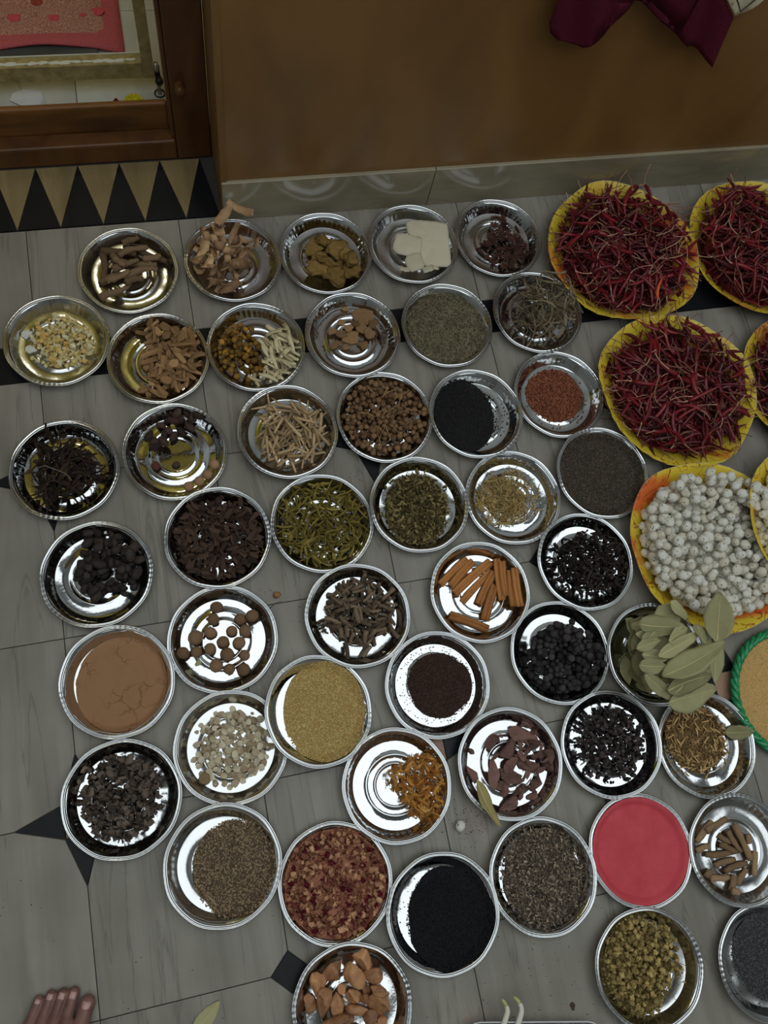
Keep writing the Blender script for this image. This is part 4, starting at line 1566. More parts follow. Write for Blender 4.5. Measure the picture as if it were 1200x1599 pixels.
# bay leaves
def leaf_vf(L, w, seed, curl=.12, fold=.25):
    r = np.random.default_rng(seed)
    n, c = 11, 4
    V, F = [], []
    th = .0005
    ph = r.uniform(0, 6)
    bend = r.uniform(-.14, .14)
    xs_ = np.linspace(0, 1, n)
    for side in (1, -1):
        for t in xs_:
            hw = w / 2 * (math.sin(PI * min(1, t ** .82 * .97 + .02)) ** .8) + .0004
            for k in range(-c, c + 1):
                u = k / c
                yb = bend * L * (t - .5) ** 2
                z = fold * w * .35 * abs(u) * hw / (w / 2) + curl * L * ((t - .5) ** 2) + .0016 * math.sin(9 * t + ph + 2 * u) * abs(u)
                rag = 1 + .05 * math.sin(23 * t + ph) * abs(u)
                V.append(((t - .5) * L, u * hw * rag + yb, z + side * th / 2))
    w2 = 2 * c + 1
    off = n * w2
    for i in range(n - 1):
        for k in range(w2 - 1):
            a = i * w2 + k
            F.append((a, a + w2, a + w2 + 1, a + 1))
            a += off
            F.append((a, a + 1, a + w2 + 1, a + w2))
    rim = [i * w2 for i in range(n)] + [(n - 1) * w2 + k for k in range(1, w2)] + [i * w2 + w2 - 1 for i in range(n - 2, -1, -1)] + [k for k in range(w2 - 2, 0, -1)]
    for a, b in zip(rim, rim[1:] + rim[:1]):
        F.append((b, a, a + off, b + off))
    V = np.array(V)
    V[:, 2] -= V[:, 2].min()
    return V, F


def rib_vf(L, w, seed, curl=.12):
    """midrib following the leaf of the same seed, a little proud of it"""
    r = np.random.default_rng(seed)
    r.uniform(0, 6)
    bend = r.uniform(-.14, .14)
    t = np.linspace(.02, .97, 9)
    path = np.stack([(t - .5) * L, bend * L * (t - .5) ** 2, curl * L * (t - .5) ** 2 + .0006], 1)
    return tube_vf(path, np.linspace(.0009, .0003, 9), 5)


def bay(L, w, seed, mat, curl=.12):
    V, F = leaf_vf(L, w, seed, curl)
    zoff = leaf_zmin(L, w, seed, curl)
    Vr, Fr = rib_vf(L, w, seed, curl)
    Vr[:, 2] -= zoff
    return Template('bay_leaf', (V, F), mat, True, kids=(('midrib', mesh_py('midrib', Vr, Fr, M_RIB)),))


def leaf_zmin(L, w, seed, curl):
    r = np.random.default_rng(seed)
    ph = r.uniform(0, 6)
    z = 1e9
    for t in np.linspace(0, 1, 11):
        hw = w / 2 * (math.sin(PI * min(1, t ** .82 * .97 + .02)) ** .8) + .0004
        for k in range(-4, 5):
            u = k / 4
            z = min(z, .25 * w * .35 * abs(u) * hw / (w / 2) + curl * L * ((t - .5) ** 2) + .0016 * math.sin(9 * t + ph + 2 * u) * abs(u) - .00025)
    return z


M_RIB = organic('leaf_rib', (150, 142, 100), (164, 156, 116), bump=0)
M_BAY = organic('bay_leaf', (100, 97, 68), (138, 133, 98), scale=60, bump=0.2, rough=.6)
hp = HEAPS['P33']
hp2 = Heap(hp.cx, hp.cy, hp.z0, half=.15)
fill = T_('bay_leaf', [leaf_vf(60 * mm, 34 * mm, s, curl=.2) for s in range(5)], M_BAY)
scatter(hp2, fill, 46, ell(-.15, .0, .62, .66), 'bay_leaf', 'grey-green bay leaf piece', ON, 'leaf', 'bay leaves', sc=(.6, 1.1), jit=.35, k=2, lim=.083)
for q, (x, y, a, L, w) in enumerate([(-33, 37, -16, 70, 34), (16, 57, 17, 48, 37), (-61, 21, -131, 34, 20), (-63, 13, 9, 40, 17), (-58, -9, -21, 42, 20), (-68, -23, -14, 41, 22),
                                     (29, 62, -51, 45, 22), (-16, 18, 17, 54, 22), (-21, 2, 17, 81, 22), (20, 13, -98, 37, 22), (44, -18, -78, 40, 22), (100, -40, -24, 40, 20),
                                     (63, -56, 19, 63, 24), (70, -7, -1, 35, 17), (70, -26, 62, 92, 26), (-63, -58, -51, 63, 19), (-1, -81, 3, 112, 42), (-8, -57, 6, 98, 32), (-6, -29, 17, 112, 36), (66, 34, 55, 102, 40)]):
    t = bay(L * 1.05 * mm, w * 1.22 * mm, q + 50, M_BAY, curl=.10)
    lab = {16: 'broad bay leaf lowest in the heap, over the seed plate', 17: 'long bay leaf second from the bottom of the heap', 18: 'long bay leaf third from the bottom of the heap',
           19: 'tallest bay leaf at the top, leaning over the fox nuts', 14: 'narrow bay leaf at the right of the heap', 11: 'bay leaf tip poking out farthest right of the heap'}.get(q)
    put(hp2, t, x * mm, y * mm, math.radians(a), 'bay_leaf', 'grey-green bay leaf', ON, 'leaf', 'bay leaves', label=lab, sink=.002, jit=.1, maxtilt=.35)

# P34 cumin-like seeds: 300 single ones over a bed of more
m = organic('cumin', (94, 72, 42), (172, 142, 96), scale=200, bump=0.1, mixnoise=.1)
ms = organic('cumin_bed', (66, 50, 30), (120, 96, 62), vary='island', bump=0)
cum = [stick_vf(13 * mm, 1.45 * mm, s, bend=.04, taper=.25, sides=5, n=4) for s in range(4)]
sh = [(v, tris(f)) for v, f in cum]
grain_heap('P34', 'loose_seeds', 'bed of long tan cumin-like seeds under the upper ones', 'seeds', ms, sh, 520, -.12, .14, .6, .62, 7 * mm, p=3, stray=30, stray_r=.6, size=(.7, 1.1), tilt=.2, lift=1.4)
tp = T_('cumin_seed', cum, m)
scatter(HEAPS['P34'], tp, 300, mix((9, ell(-.12, .14, .58, .6)), (1, ell(-.1, .05, .68, .68))), 'cumin_seed', 'long tan cumin-like seed', ON, 'seed', 'cumin-like seeds', sc=(.7, 1.1), jit=.12, k=3, sink=.0004)
t = bay(50 * mm, 26 * mm, 91, M_BAY)
hp3 = Heap(HEAPS['P34'].cx, HEAPS['P34'].cy, HEAPS['P34'].z0, half=.12)
hp3.H = np.maximum(hp3.H, .0)
put(hp3, t, .070, .008, math.radians(-8), 'bay_leaf', '', ON, 'leaf', None, label='single bay leaf across the right rim of the cumin plate', sink=.0)

# P35 curled flakes
m = organic('grey_flake', (48, 41, 36), (98, 86, 76), scale=150, bump=0.4)
tp = T_('curled_flake', [ribbon_vf(12 * mm, 9 * mm, 1.3 * mm, s, curl=2.0, twist=1.0, n=5, wave=.5) for s in range(7)], m)
scatter(HEAPS['P35'], tp, 300, mix((8, ell(-.0, .0, .62, .66)), (1, ell(-.1, .2, .7, .5))), 'curled_flake', 'grey-brown curled flake', ON, 'dried herb', 'curled flakes', sc=(.8, 1.45), jit=.4, k=3)

# P36 ribbed seeds
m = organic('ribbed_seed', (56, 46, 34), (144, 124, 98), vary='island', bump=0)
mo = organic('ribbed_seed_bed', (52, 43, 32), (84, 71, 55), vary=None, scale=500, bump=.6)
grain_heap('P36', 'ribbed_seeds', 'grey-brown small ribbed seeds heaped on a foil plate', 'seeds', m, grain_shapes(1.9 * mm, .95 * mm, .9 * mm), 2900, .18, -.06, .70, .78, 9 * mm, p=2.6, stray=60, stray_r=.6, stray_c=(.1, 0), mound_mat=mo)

# P37 mace shreds
m = organic('mace', (134, 78, 28), (196, 128, 58), scale=120, bump=0.2, rough=.55, trans=.05)


def mace_vf(seed):
    r = np.random.default_rng(seed)
    parts = [ribbon_vf(18 * mm, 5 * mm, .9 * mm, seed, curl=1.0, twist=1.0, n=6, wave=.4)]
    for k in range(3):
        V, F = stick_vf(14 * mm, .9 * mm, seed + k * 7, bend=.5, sides=4, n=5, flat=.5)
        a = r.uniform(-.7, .7)
        c, s = math.cos(a), math.sin(a)
        parts.append((V @ np.array(((c, s, 0), (-s, c, 0), (0, 0, 1))) + np.array((r.uniform(-4, 8), r.uniform(-3, 3), r.uniform(0, 3))) * mm, F))
    return join_vf(parts)


tp = T_('mace_shred', [mace_vf(s) for s in range(6)], m)
scatter(HEAPS['P37'], tp, 150, mix((9, ell(.45, .0, .36, .52)), (2, ell(.15, .12, .25, .25)), (2, ell(.45, -.4, .25, .25))), 'mace_shred', 'orange mace shred', ON, 'mace', 'mace shreds', sc=(.65, 1.15), jit=.35, k=3)

# P38 bark chunks
m = organic('red_bark', (52, 38, 35), (116, 86, 77), scale=70, bump=1.0, dist=.004, mixnoise=.6)
hp = HEAPS['P38']
for q, (x, y, w, h, a) in enumerate([(-26, 35, 44, 24, 35), (35, 45, 51, 30, -20), (2, 23, 37, 30, 40), (48, 19, 30, 17, 45), (34, -10, 37, 24, -10), (-27, -11, 20, 47, -10), (3, -24, 44, 24, -20), (62, 4, 17, 20, 0),
                                     (65, -16, 20, 20, 0), (40, -40, 20, 20, 10), (14, -47, 37, 17, 5), (-10, -61, 41, 20, 10), (-19, -43, 20, 17, 0), (-67, -3, 17, 30, 20), (1, -4, 30, 20, 30), (24, 5, 30, 20, -30),
                                     (-16, -32, 24, 17, 40), (70, -2, 17, 30, 10), (32, -57, 24, 14, 20), (-56, 30, 10, 10, 0)]):
    t = Template('bark_chunk', rock_vf(w * .60 * mm, h * .58 * mm, (4.5 + 2 * (q % 3)) * mm, q + 7, planes=12, sub=3, rough=.06, cut=(.28, .62)), m, smooth=False)
    put(hp, t, x * mm, y * mm, math.radians(a), 'bark_chunk', 'reddish brown bark chunk', ON, 'bark', 'bark chunks', lim=LIM, jit=.24, sink=.002)
tp = T_('bark_fragment', [rock_vf(12 * mm, 6 * mm, 4 * mm, s + 300, planes=10, sub=2, rough=.08, cut=(.3, .65)) for s in range(6)], m, smooth=False)
scatter(hp, tp, 26, mix((3, ell(.15, .0, .6, .6)), (1, ell(.3, .4, .4, .3))), 'bark_fragment', 'reddish brown bark fragment', ON, 'bark', 'bark fragments', sc=(.45, 1.1), jit=.3, sink=.001)
hp3 = Heap(hp.cx, hp.cy, hp.z0, half=.15)
i0 = (hp3.n - hp.n) // 2
hp3.H[i0:i0 + hp.n, i0:i0 + hp.n] = np.maximum(hp3.H[i0:i0 + hp.n, i0:i0 + hp.n], hp.H)
t = bay(84 * mm, 26 * mm, 95, organic('old_bay_leaf', (112, 102, 62), (142, 130, 86), scale=60, bump=.2))
put(hp3, t, -.057, -.054, math.radians(-74), 'bay_leaf', '', ON, 'leaf', None, label='yellowed bay leaf hanging over the rim of the bark plate', sink=.001)

# P39 peel bits
m = organic('black_peel', (32, 28, 28), (70, 61, 60), scale=150, bump=0.3)
tp = T_('peel_bit', [ribbon_vf(14 * mm, 6 * mm, 1.3 * mm, s, curl=3.6, twist=.5, n=7) for s in range(6)], m)
scatter(HEAPS['P39'], tp, 300, mix((8, ell(.0, .05, .58, .6)), (2, ell(.02, -.02, .7, .72))), 'peel_bit', 'black curled peel bit', ON, 'peel', 'black peel bits', sc=(.75, 1.35), jit=.6, k=3)

# P40 rose petals: a bed plus 300 single petals on top
m = organic('rose_petal', (92, 42, 38), (180, 134, 100), scale=90, bump=0.2, mixnoise=.2, extra=((74, 16, 28), .14))
ms = organic('rose_petal_bed', (80, 36, 34), (150, 104, 78), vary='island', bump=0)
ptl = [ribbon_vf(12 * mm, 9 * mm, .7 * mm, s, curl=1.6, twist=1.2, n=5, wave=.5) for s in range(7)]
sh = [(v, tris(f)) for v, f in ptl]
grain_heap('P40', 'loose_petals', 'bed of dried rose petals beneath the upper petals', 'petals', ms, sh, 420, 0, 0, .88, .88, 10 * mm, p=4, size=(.6, 1.1), tilt=.4, lift=.6)
tp = T_('rose_petal', ptl, m)
scatter(HEAPS['P40'], tp, 300, ell(0, 0, .86, .86), 'rose_petal', 'dried reddish rose petal', ON, 'petal', 'dried rose petals', sc=(.55, 1.2), jit=.35, k=3, sink=.0015)

# P41 jet black seeds, P46 dark grey seeds
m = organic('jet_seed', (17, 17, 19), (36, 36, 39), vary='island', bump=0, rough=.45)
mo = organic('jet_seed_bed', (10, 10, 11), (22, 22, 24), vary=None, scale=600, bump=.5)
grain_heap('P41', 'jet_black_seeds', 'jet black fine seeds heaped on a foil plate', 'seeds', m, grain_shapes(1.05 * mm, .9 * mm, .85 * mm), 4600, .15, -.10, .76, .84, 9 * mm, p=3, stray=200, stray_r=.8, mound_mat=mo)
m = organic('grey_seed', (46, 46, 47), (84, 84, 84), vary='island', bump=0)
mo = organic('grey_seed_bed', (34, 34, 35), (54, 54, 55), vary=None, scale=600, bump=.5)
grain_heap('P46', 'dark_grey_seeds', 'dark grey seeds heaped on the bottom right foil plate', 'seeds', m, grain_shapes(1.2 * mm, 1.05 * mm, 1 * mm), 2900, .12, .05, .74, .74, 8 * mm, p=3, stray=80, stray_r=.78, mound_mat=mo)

# P42 crumbled herb (stuff)
m = organic('crumbled_herb', (44, 37, 31), (146, 130, 112), vary='island', bump=0)
mo = organic('crumbled_herb_bed', (40, 34, 29), (76, 66, 56), vary=None, scale=260, bump=.9)
sh = [(v, tris(f)) for v, f in [ribbon_vf(8 * mm, 3.2 * mm, .6 * mm, s, curl=1.8, twist=1.5, n=4) for s in range(5)] + [stick_vf(10 * mm, .6 * mm, s, bend=.4, sides=3, n=4) for s in range(4)]]
grain_heap('P42', 'crumbled_herb', 'grey-brown crumbled dried herb on a foil plate', 'dried herb', m, sh, 1900, .04, -.02, .74, .82, 10 * mm, p=3, stray=120, stray_r=.82, size=(.5, 1.2), tilt=.5, mound_mat=mo, lift=1.2)

# P43 smooth red powder (stuff)
m = organic('red_powder', (156, 52, 60), (166, 62, 70), vary=None, scale=40, bump=.06, rough=.8, spec=.2)
grain_heap('P43', 'red_powder', 'smooth red powder filling a foil plate to the rim', 'powder', m, [], 0, .0, .0, .92, .92, 12 * mm, p=9, lim=.0845)

# P44 short root sticks
m = organic('short_root', (92, 72, 52), (134, 110, 82), scale=130, bump=0.4)
for q, (x, y, a, L) in enumerate([(-46, 38, 36, 45), (-24, 45, 8, 46), (-24, -2, -3, 66), (-14, 19, -36, 25), (-8, -27, 5, 44), (-25, -16, -1, 39), (26, -29, -113, 39), (-2, -44, 36, 30), (-42, -38, -16, 34),
                                  (-23, -49, -118, 26), (-58, 13, 13, 24), (0, 12, -68, 40), (30, 10, -104, 15), (-61, -26, 14, 17), (-26, -62, -22, 14), (-15, 5, -39, 28), (16, 8, -80, 61)]):
    t = Template('root_stick', stick_vf(L * mm, (6.6 if q == 16 else 5.6) * mm, q, bend=.15, taper=.15, sides=7, n=5, knob=.15, flat=.8), m)
    put(HEAPS['P44'], t, x * mm, y * mm, math.radians(a), 'root_stick', 'short brown root stick', ON, 'root', 'short root sticks', lim=LIM, sink=.001)


# P45 flower buds
def bud_vf(seed):
    r = np.random.default_rng(seed)
    parts = [blob_vf(3.4 * mm, 3.2 * mm, 3 * mm, 1, .15, 3, seed)]
    for k in range(6):
        d = r.normal(size=3)
        d /= np.linalg.norm(d)
        V, F = blob_vf(2 * mm, 1.4 * mm, 1.2 * mm, 1, .15, 3, seed + k)
        parts.append((V + d * 2.8 * mm, F))
    return join_vf(parts)


m = organic('bud_crumb', (72, 60, 32), (164, 144, 94), vary='island', bump=0)
mo = organic('bud_bed', (52, 45, 24), (96, 84, 48), vary=None, scale=220, bump=.9)
sh = grain_shapes(2.2 * mm, 1.5 * mm, 1.2 * mm, 3, .25) + [(v, tris(f)) for v, f in [stick_vf(9 * mm, .45 * mm, s, bend=.4, sides=3, n=4) for s in range(3)]]
grain_heap('P45', 'bud_crumbs', 'crumbled olive bits among the flower buds', 'dried herb', m, sh, 1500, -.16, .03, .6, .8, 7 * mm, p=2.5, stray=120, stray_r=.78, size=(.6, 1.3), tilt=.5, mound_mat=mo, lift=1.0)
m = organic('flower_bud', (80, 67, 36), (160, 140, 88), scale=200, bump=0.4)
tp = T_('flower_bud', [bud_vf(s) for s in range(6)], m)
scatter(HEAPS['P45'], tp, 300, mix((9, ell(-.16, .05, .55, .72)), (2, ell(.15, .2, .5, .5))), 'flower_bud', 'olive yellow flower bud', ON, 'flower bud', 'flower buds', sc=(.8, 1.6), jit=.5, k=4)
ms = organic('bud_stalk', (64, 54, 28), (110, 96, 56), bump=0)
tp = T_('bud_stalk', [stick_vf(16 * mm, .6 * mm, s, bend=.4, sides=4, n=5) for s in range(4)], ms)
scatter(HEAPS['P45'], tp, 50, ell(-.1, .0, .6, .75), 'bud_stalk', 'thin stalk', ON, 'stalk', 'bud stalks', jit=.4, k=2)

# P47 resinous chunks
m = organic('resin_chunk', (70, 40, 25), (190, 126, 84), scale=70, bump=1.0, dist=.004, rough=.42, mixnoise=.6, spec=.4)
for q, (x, y, w, h, a) in enumerate([(-39, -35, 29, 25, 10), (-7, -38, 27, 22, -10), (20, -52, 27, 27, 20), (-18, -58, 29, 22, 0), (28, 60, 27, 34, 0), (-20, 50, 34, 27, 30), (42, 35, 33, 20, -10), (-45, 42, 23, 36, 25),
                                     (24, 18, 13, 27, 0), (-62, 17, 22, 27, -20), (-39, 15, 23, 36, -10), (-20, 9, 23, 40, 0), (5, 12, 20, 23, 20), (44, -3, 34, 40, 10), (8, -7, 34, 16, -5), (20, 5, 13, 16, 0), (-28, -15, 45, 22, 0),
                                     (25, -24, 23, 23, 20), (42, -32, 18, 22, 0), (-9, 29, 16, 14, 30), (44, 15, 27, 16, -20), (10, 40, 27, 42, 5)]):
    V, F = rock_vf(w * .60 * mm, h * .60 * mm, min(w, h) * .42 * mm, q + 60, planes=10, sub=3, rough=.06, cut=(.42, .8))
    t = Template('resinous_chunk', (V, F), m)
    put(HEAPS['P47'], t, x * mm, y * mm, math.radians(a), 'resinous_chunk', 'orange-brown resinous chunk', ON, 'resin', 'resinous chunks', lim=LIM, jit=.1, sink=.002,
        label='brightest orange chunk, topmost in the middle of its plate' if q == 21 else None)
# ------------------------------------------------------------------ yellow paper plates with chillies and fox nuts
def paper_mat():
    m, nt, b = new_mat('printed_yellow_paper')
    n, l = nt.nodes, nt.links
    tc = n.new('ShaderNodeTexCoord')
    oi = n.new('ShaderNodeObjectInfo')
    ad = n.new('ShaderNodeVectorMath')
    ad.operation = 'ADD'
    l.new(tc.outputs['Object'], ad.inputs[0])
    l.new(oi.outputs['Random'], ad.inputs[1])
    n1 = n.new('ShaderNodeTexNoise')
    n1.inputs['Scale'].default_value = 9
    n1.inputs['Detail'].default_value = 3
    l.new(ad.outputs['Vector'], n1.inputs['Vector'])
    r1 = n.new('ShaderNodeValToRGB')
    r1.color_ramp.elements[0].position = .54
    r1.color_ramp.elements[0].color = alb((178, 152, 32))
    r1.color_ramp.elements[1].position = .64
    r1.color_ramp.elements[1].color = alb((180, 84, 30))
    l.new(n1.outputs['Fac'], r1.inputs['Fac'])
    n2 = n.new('ShaderNodeTexNoise')
    n2.inputs['Scale'].default_value = 14
    n2.inputs['Detail'].default_value = 2
    n2.inputs['Distortion'].default_value = 2.2
    l.new(ad.outputs['Vector'], n2.inputs['Vector'])
    r2 = n.new('ShaderNodeValToRGB')
    e = r2.color_ramp.elements
    e[0].position, e[0].color = .482, (0, 0, 0, 1)
    e[1].position, e[1].color = .518, (0, 0, 0, 1)
    md = e.new(.5)
    md.color = (1, 1, 1, 1)
    l.new(n2.outputs['Fac'], r2.inputs['Fac'])
    mx = n.new('ShaderNodeMix')
    mx.data_type = 'RGBA'
    l.new(r2.outputs['Color'], mx.inputs['Factor'])
    l.new(r1.outputs['Color'], mx.inputs['A'])
    mx.inputs['B'].default_value = alb((112, 26, 14))
    l.new(mx.outputs['Result'], b.inputs['Base Color'])
    b.inputs['Roughness'].default_value = .38
    return m


M_PAPER = paper_mat()
M_PAPERBACK = organic('paper_back', (158, 146, 124), (176, 166, 146), vary=None, bump=0)
YR = 0.163
YPROF = np.array([(0, 0), (60, 0), (108, 0), (116, 1.5), (124, 6), (134, 15), (146, 26), (156, 34), (161, 37), (163, 37.5)]) / 1000.0


def ybase(X, Y):
    r = np.hypot(X, Y)
    return np.where(r < YR, np.interp(r, YPROF[:, 0], YPROF[:, 1]) + .0012, .0)


def paper_plate(x, y, label, seed, z=.0006, tilt=None):
    r = np.random.default_rng(seed)
    ph = r.uniform(0, 6.28, 5)
    seg = 72
    aa = np.linspace(0, 2 * PI, seg, endpoint=False)
    lob = 1 + .016 * np.sin(3 * aa + ph[0]) + .012 * np.sin(5 * aa + ph[1]) + .008 * np.sin(8 * aa + ph[2])
    root = empty('paper_plate', (x, y, z))
    tag(root, label, 'plate', 'yellow paper plates')
    for nm, dz, mat in (('printed_face', .0009, M_PAPER), ('paper_back', 0.0, M_PAPERBACK)):
        V = [(0, 0, dz)]
        for k, (pr, pz) in enumerate(YPROF[1:]):
            w = max(0, (pr - .108) / .055)
            rr = pr * (1 + (lob - 1) * w) + w * .0007 * np.sin(36 * aa + ph[3])
            zz = pz + dz + w * (.0022 * np.sin(4 * aa + ph[4]) + .0006 * np.cos(36 * aa))
            V += list(np.stack([rr * np.cos(aa), rr * np.sin(aa), zz], 1))
        F = [(0, 1 + k, 1 + (k + 1) % seg) for k in range(seg)]
        for L in range(len(YPROF) - 2):
            for k in range(seg):
                a, b = 1 + L * seg + k, 1 + L * seg + (k + 1) % seg
                F.append((a, a + seg, b + seg, b))
        if nm == 'paper_back':
            # outer lip joining back and face
            o = 1 + (len(YPROF) - 2) * seg
            n0 = len(V)
            V += [(v[0] * 1.004, v[1] * 1.004, v[2] + .0011) for v in V[o:o + seg]]
            F += [(o + k, n0 + k, n0 + (k + 1) % seg, o + (k + 1) % seg) for k in range(seg)]
        obj(nm, mesh_py(nm, V, F, mat), root)
    if tilt is not None:
        root.rotation_euler = tilt.to_euler()
    return root


CH = {'C1': (0.8923, 0.8650, 'yellow paper plate of red chillies below the wood wall, leftmost', 105),
      'C2': (1.2063, 0.8460, 'yellow paper plate of red chillies in the top right corner', 70),
      'C3': (0.9192, 0.5492, 'yellow paper plate of red chillies above the fox nuts', 95),
      'C4': (1.2240, 0.5227, 'yellow paper plate of red chillies cut off at the right edge', 30)}
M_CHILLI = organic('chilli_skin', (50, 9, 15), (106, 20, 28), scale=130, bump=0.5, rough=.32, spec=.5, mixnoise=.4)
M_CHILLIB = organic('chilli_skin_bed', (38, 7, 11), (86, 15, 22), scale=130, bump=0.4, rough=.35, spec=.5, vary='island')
M_CHSTEM = organic('chilli_stem', (96, 54, 44), (162, 128, 104), bump=0)


def chilli_vfs(seed):
    r = np.random.default_rng(seed)
    n = 9
    t = np.linspace(0, 1, n)
    L = r.uniform(.042, .060)
    b = r.uniform(-.5, .5)
    path = np.stack([(t - .5) * L, b * L * (t - .5) ** 2 * 1.3, .004 * np.sin(3 * t + r.uniform(0, 6)) * t], 1)
    rad = r.uniform(.0036, .0047) * np.array([.55, .95, 1.0, .98, .9, .78, .6, .36, .05]) * (1 + r.uniform(-.1, .1, n))
    pod = tube_vf(path, rad, 7, .78)
    s0 = path[0]
    sl = r.uniform(.020, .034)
    sb = r.uniform(-1.4, 1.4)
    u = np.linspace(0, 1, 6)
    sp = np.stack([s0[0] + .001 - sl * u, s0[1] + sl * sb * u ** 2 * .8, s0[2] + sl * .35 * r.uniform(-.3, 1) * u ** 2], 1)
    stem = tube_vf(sp, np.array([.0020, .0009, .0008, .0008, .0008, .0010]), 5)
    return pod, stem


CHT = []
for s in range(9):
    pod, stem = chilli_vfs(s)
    CHT.append(Template('red_chilli', pod, M_CHILLI, True, kids=(('stem', mesh_py('stem', *stem, M_CHSTEM)),)))
    CHT[-1].far = np.concatenate([pod[0], stem[0]])
chb = []
for s in range(9):
    pod, stem = chilli_vfs(s)
    chb.append((pod[0], tris(pod[1])))
chs = []
for s in range(9):
    pod, stem = chilli_vfs(s)
    chs.append((stem[0], tris(stem[1])))


def ychilli(X, Y, hgt=.022):
    r = np.hypot(X, Y)
    m = .002 + hgt * (1 - np.clip(r / .150, 0, 1) ** 2.4)
    return np.maximum(ybase(X, Y), np.where(r < .150, m, 0))


def yell(R):
    def f():
        a, r = rng.uniform(0, 2 * PI), math.sqrt(rng.uniform()) * R
        return r * math.cos(a), r * math.sin(a)
    return f


bed_pod, bed_stem = [], []
mound_parts = []
for q, (cid, (cx, cy, lab, nn)) in enumerate(CH.items()):
    paper_plate(cx, cy, lab, q + 1)
    hp = Heap(cx, cy, .0006, half=.185, base=ychilli)
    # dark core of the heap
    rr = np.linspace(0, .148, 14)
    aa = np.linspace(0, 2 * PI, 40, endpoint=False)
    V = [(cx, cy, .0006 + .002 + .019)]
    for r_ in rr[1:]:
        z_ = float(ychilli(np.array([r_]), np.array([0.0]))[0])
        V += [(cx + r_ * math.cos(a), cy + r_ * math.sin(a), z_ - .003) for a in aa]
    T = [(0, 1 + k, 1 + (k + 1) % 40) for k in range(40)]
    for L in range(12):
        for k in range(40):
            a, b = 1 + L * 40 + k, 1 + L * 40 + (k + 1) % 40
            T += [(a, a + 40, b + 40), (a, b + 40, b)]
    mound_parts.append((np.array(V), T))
    smp = yell(.136)
    for k in range(360):
        w = k % 9
        s = rng.uniform(.85, 1.15)
        x, y = smp()
        M, x, y, z = hp.drop(CHT[w].S * s, CHT[w].ext * s, x, y, rng.uniform(0, 6.28), sink=.0045, jit=.14, lim=.164, far=CHT[w].far * s)
        bed_pod.append((w, np.array(M) * s, (cx + x, cy + y, .0006 + z)))
        bed_stem.append((w, np.array(M) * s, (cx + x, cy + y, .0006 + z)))
    where = {'C1': 'the leftmost chilli plate', 'C2': 'the top right chilli plate', 'C3': 'the lower chilli plate', 'C4': 'the cut-off chilli plate'}[cid]
    scatter(hp, CHT, nn, yell(.140), 'red_chilli', 'dark red chilli', where, 'chilli', f'dried chillies on {where}', sc=(.85, 1.2), jit=.16, lim=.167, sink=.0035, k=4, R=.15)
    if cid == 'C1':
        mo_ = organic('orange_chilli_skin', (150, 58, 22), (170, 76, 34), bump=.3, rough=.35)
        pod, stem = chilli_vfs(3)
        t = Template('orange_chilli', pod, mo_, True, kids=(('stem', mesh_py('stem', *stem, M_CHSTEM)),))
        put(hp, t, .030, -.108, math.radians(70), 'orange_chilli', '', ON, 'chilli', None, label='single bright orange chilli at the lower edge of its heap', sink=.002)
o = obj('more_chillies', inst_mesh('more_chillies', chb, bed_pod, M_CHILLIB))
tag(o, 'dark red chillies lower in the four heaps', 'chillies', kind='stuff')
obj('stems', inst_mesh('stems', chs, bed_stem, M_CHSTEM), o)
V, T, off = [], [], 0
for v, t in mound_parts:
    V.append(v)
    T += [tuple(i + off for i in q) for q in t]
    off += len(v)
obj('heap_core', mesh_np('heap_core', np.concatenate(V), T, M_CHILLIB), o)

# fox nuts
def nut_mat(name, vary):
    m, nt, b = new_mat(name)
    n, l = nt.nodes, nt.links
    tc = n.new('ShaderNodeTexCoord')
    vo = n.new('ShaderNodeTexVoronoi')
    vo.inputs['Scale'].default_value = 240
    l.new(tc.outputs['Object'], vo.inputs['Vector'])
    lt = n.new('ShaderNodeMapRange')
    lt.inputs['From Min'].default_value = .26
    lt.inputs['From Max'].default_value = .34
    l.new(vo.outputs['Distance'], lt.inputs['Value'])
    nz = n.new('ShaderNodeTexNoise')
    nz.inputs['Scale'].default_value = 90
    l.new(tc.outputs['Object'], nz.inputs['Vector'])
    mk = n.new('ShaderNodeMapRange')
    mk.inputs['From Min'].default_value = .53
    mk.inputs['From Max'].default_value = .57
    l.new(nz.outputs['Fac'], mk.inputs['Value'])
    inv = n.new('ShaderNodeMath')
    inv.operation = 'SUBTRACT'
    inv.inputs[0].default_value = 1
    l.new(lt.outputs['Result'], inv.inputs[1])
    mu = n.new('ShaderNodeMath')
    mu.operation = 'MULTIPLY'
    l.new(inv.outputs[0], mu.inputs[0])
    l.new(mk.outputs['Result'], mu.inputs[1])
    rnd = (n.new('ShaderNodeObjectInfo').outputs['Random'] if vary == 'object' else n.new('ShaderNodeNewGeometry').outputs['Random Per Island'])
    ramp = n.new('ShaderNodeValToRGB')
    ramp.color_ramp.elements[0].color = alb((188, 180, 160), 1.5)
    ramp.color_ramp.elements[1].color = alb((203, 199, 188), 1.5)
    ramp.color_ramp.elements[1].position = .6
    l.new(rnd, ramp.inputs['Fac'])
    mx = n.new('ShaderNodeMix')
    mx.data_type = 'RGBA'
    l.new(mu.outputs[0], mx.inputs['Factor'])
    l.new(ramp.outputs['Color'], mx.inputs['A'])
    mx.inputs['B'].default_value = alb((44, 34, 26))
    l.new(mx.outputs['Result'], b.inputs['Base Color'])
    b.inputs['Roughness'].default_value = .75
    return m


def nut_vf(seed):
    V, F = blob_vf(10.5 * mm, 9.6 * mm, 9 * mm, 3, .05, 2.6, seed)
    d = np.array((.5, .2, .85))
    d /= np.linalg.norm(d)
    u = V / np.linalg.norm(V, axis=1)[:, None]
    V = V * (1 - .22 * np.exp(-((1 - u @ d) / .05)))[:, None]
    return V, F


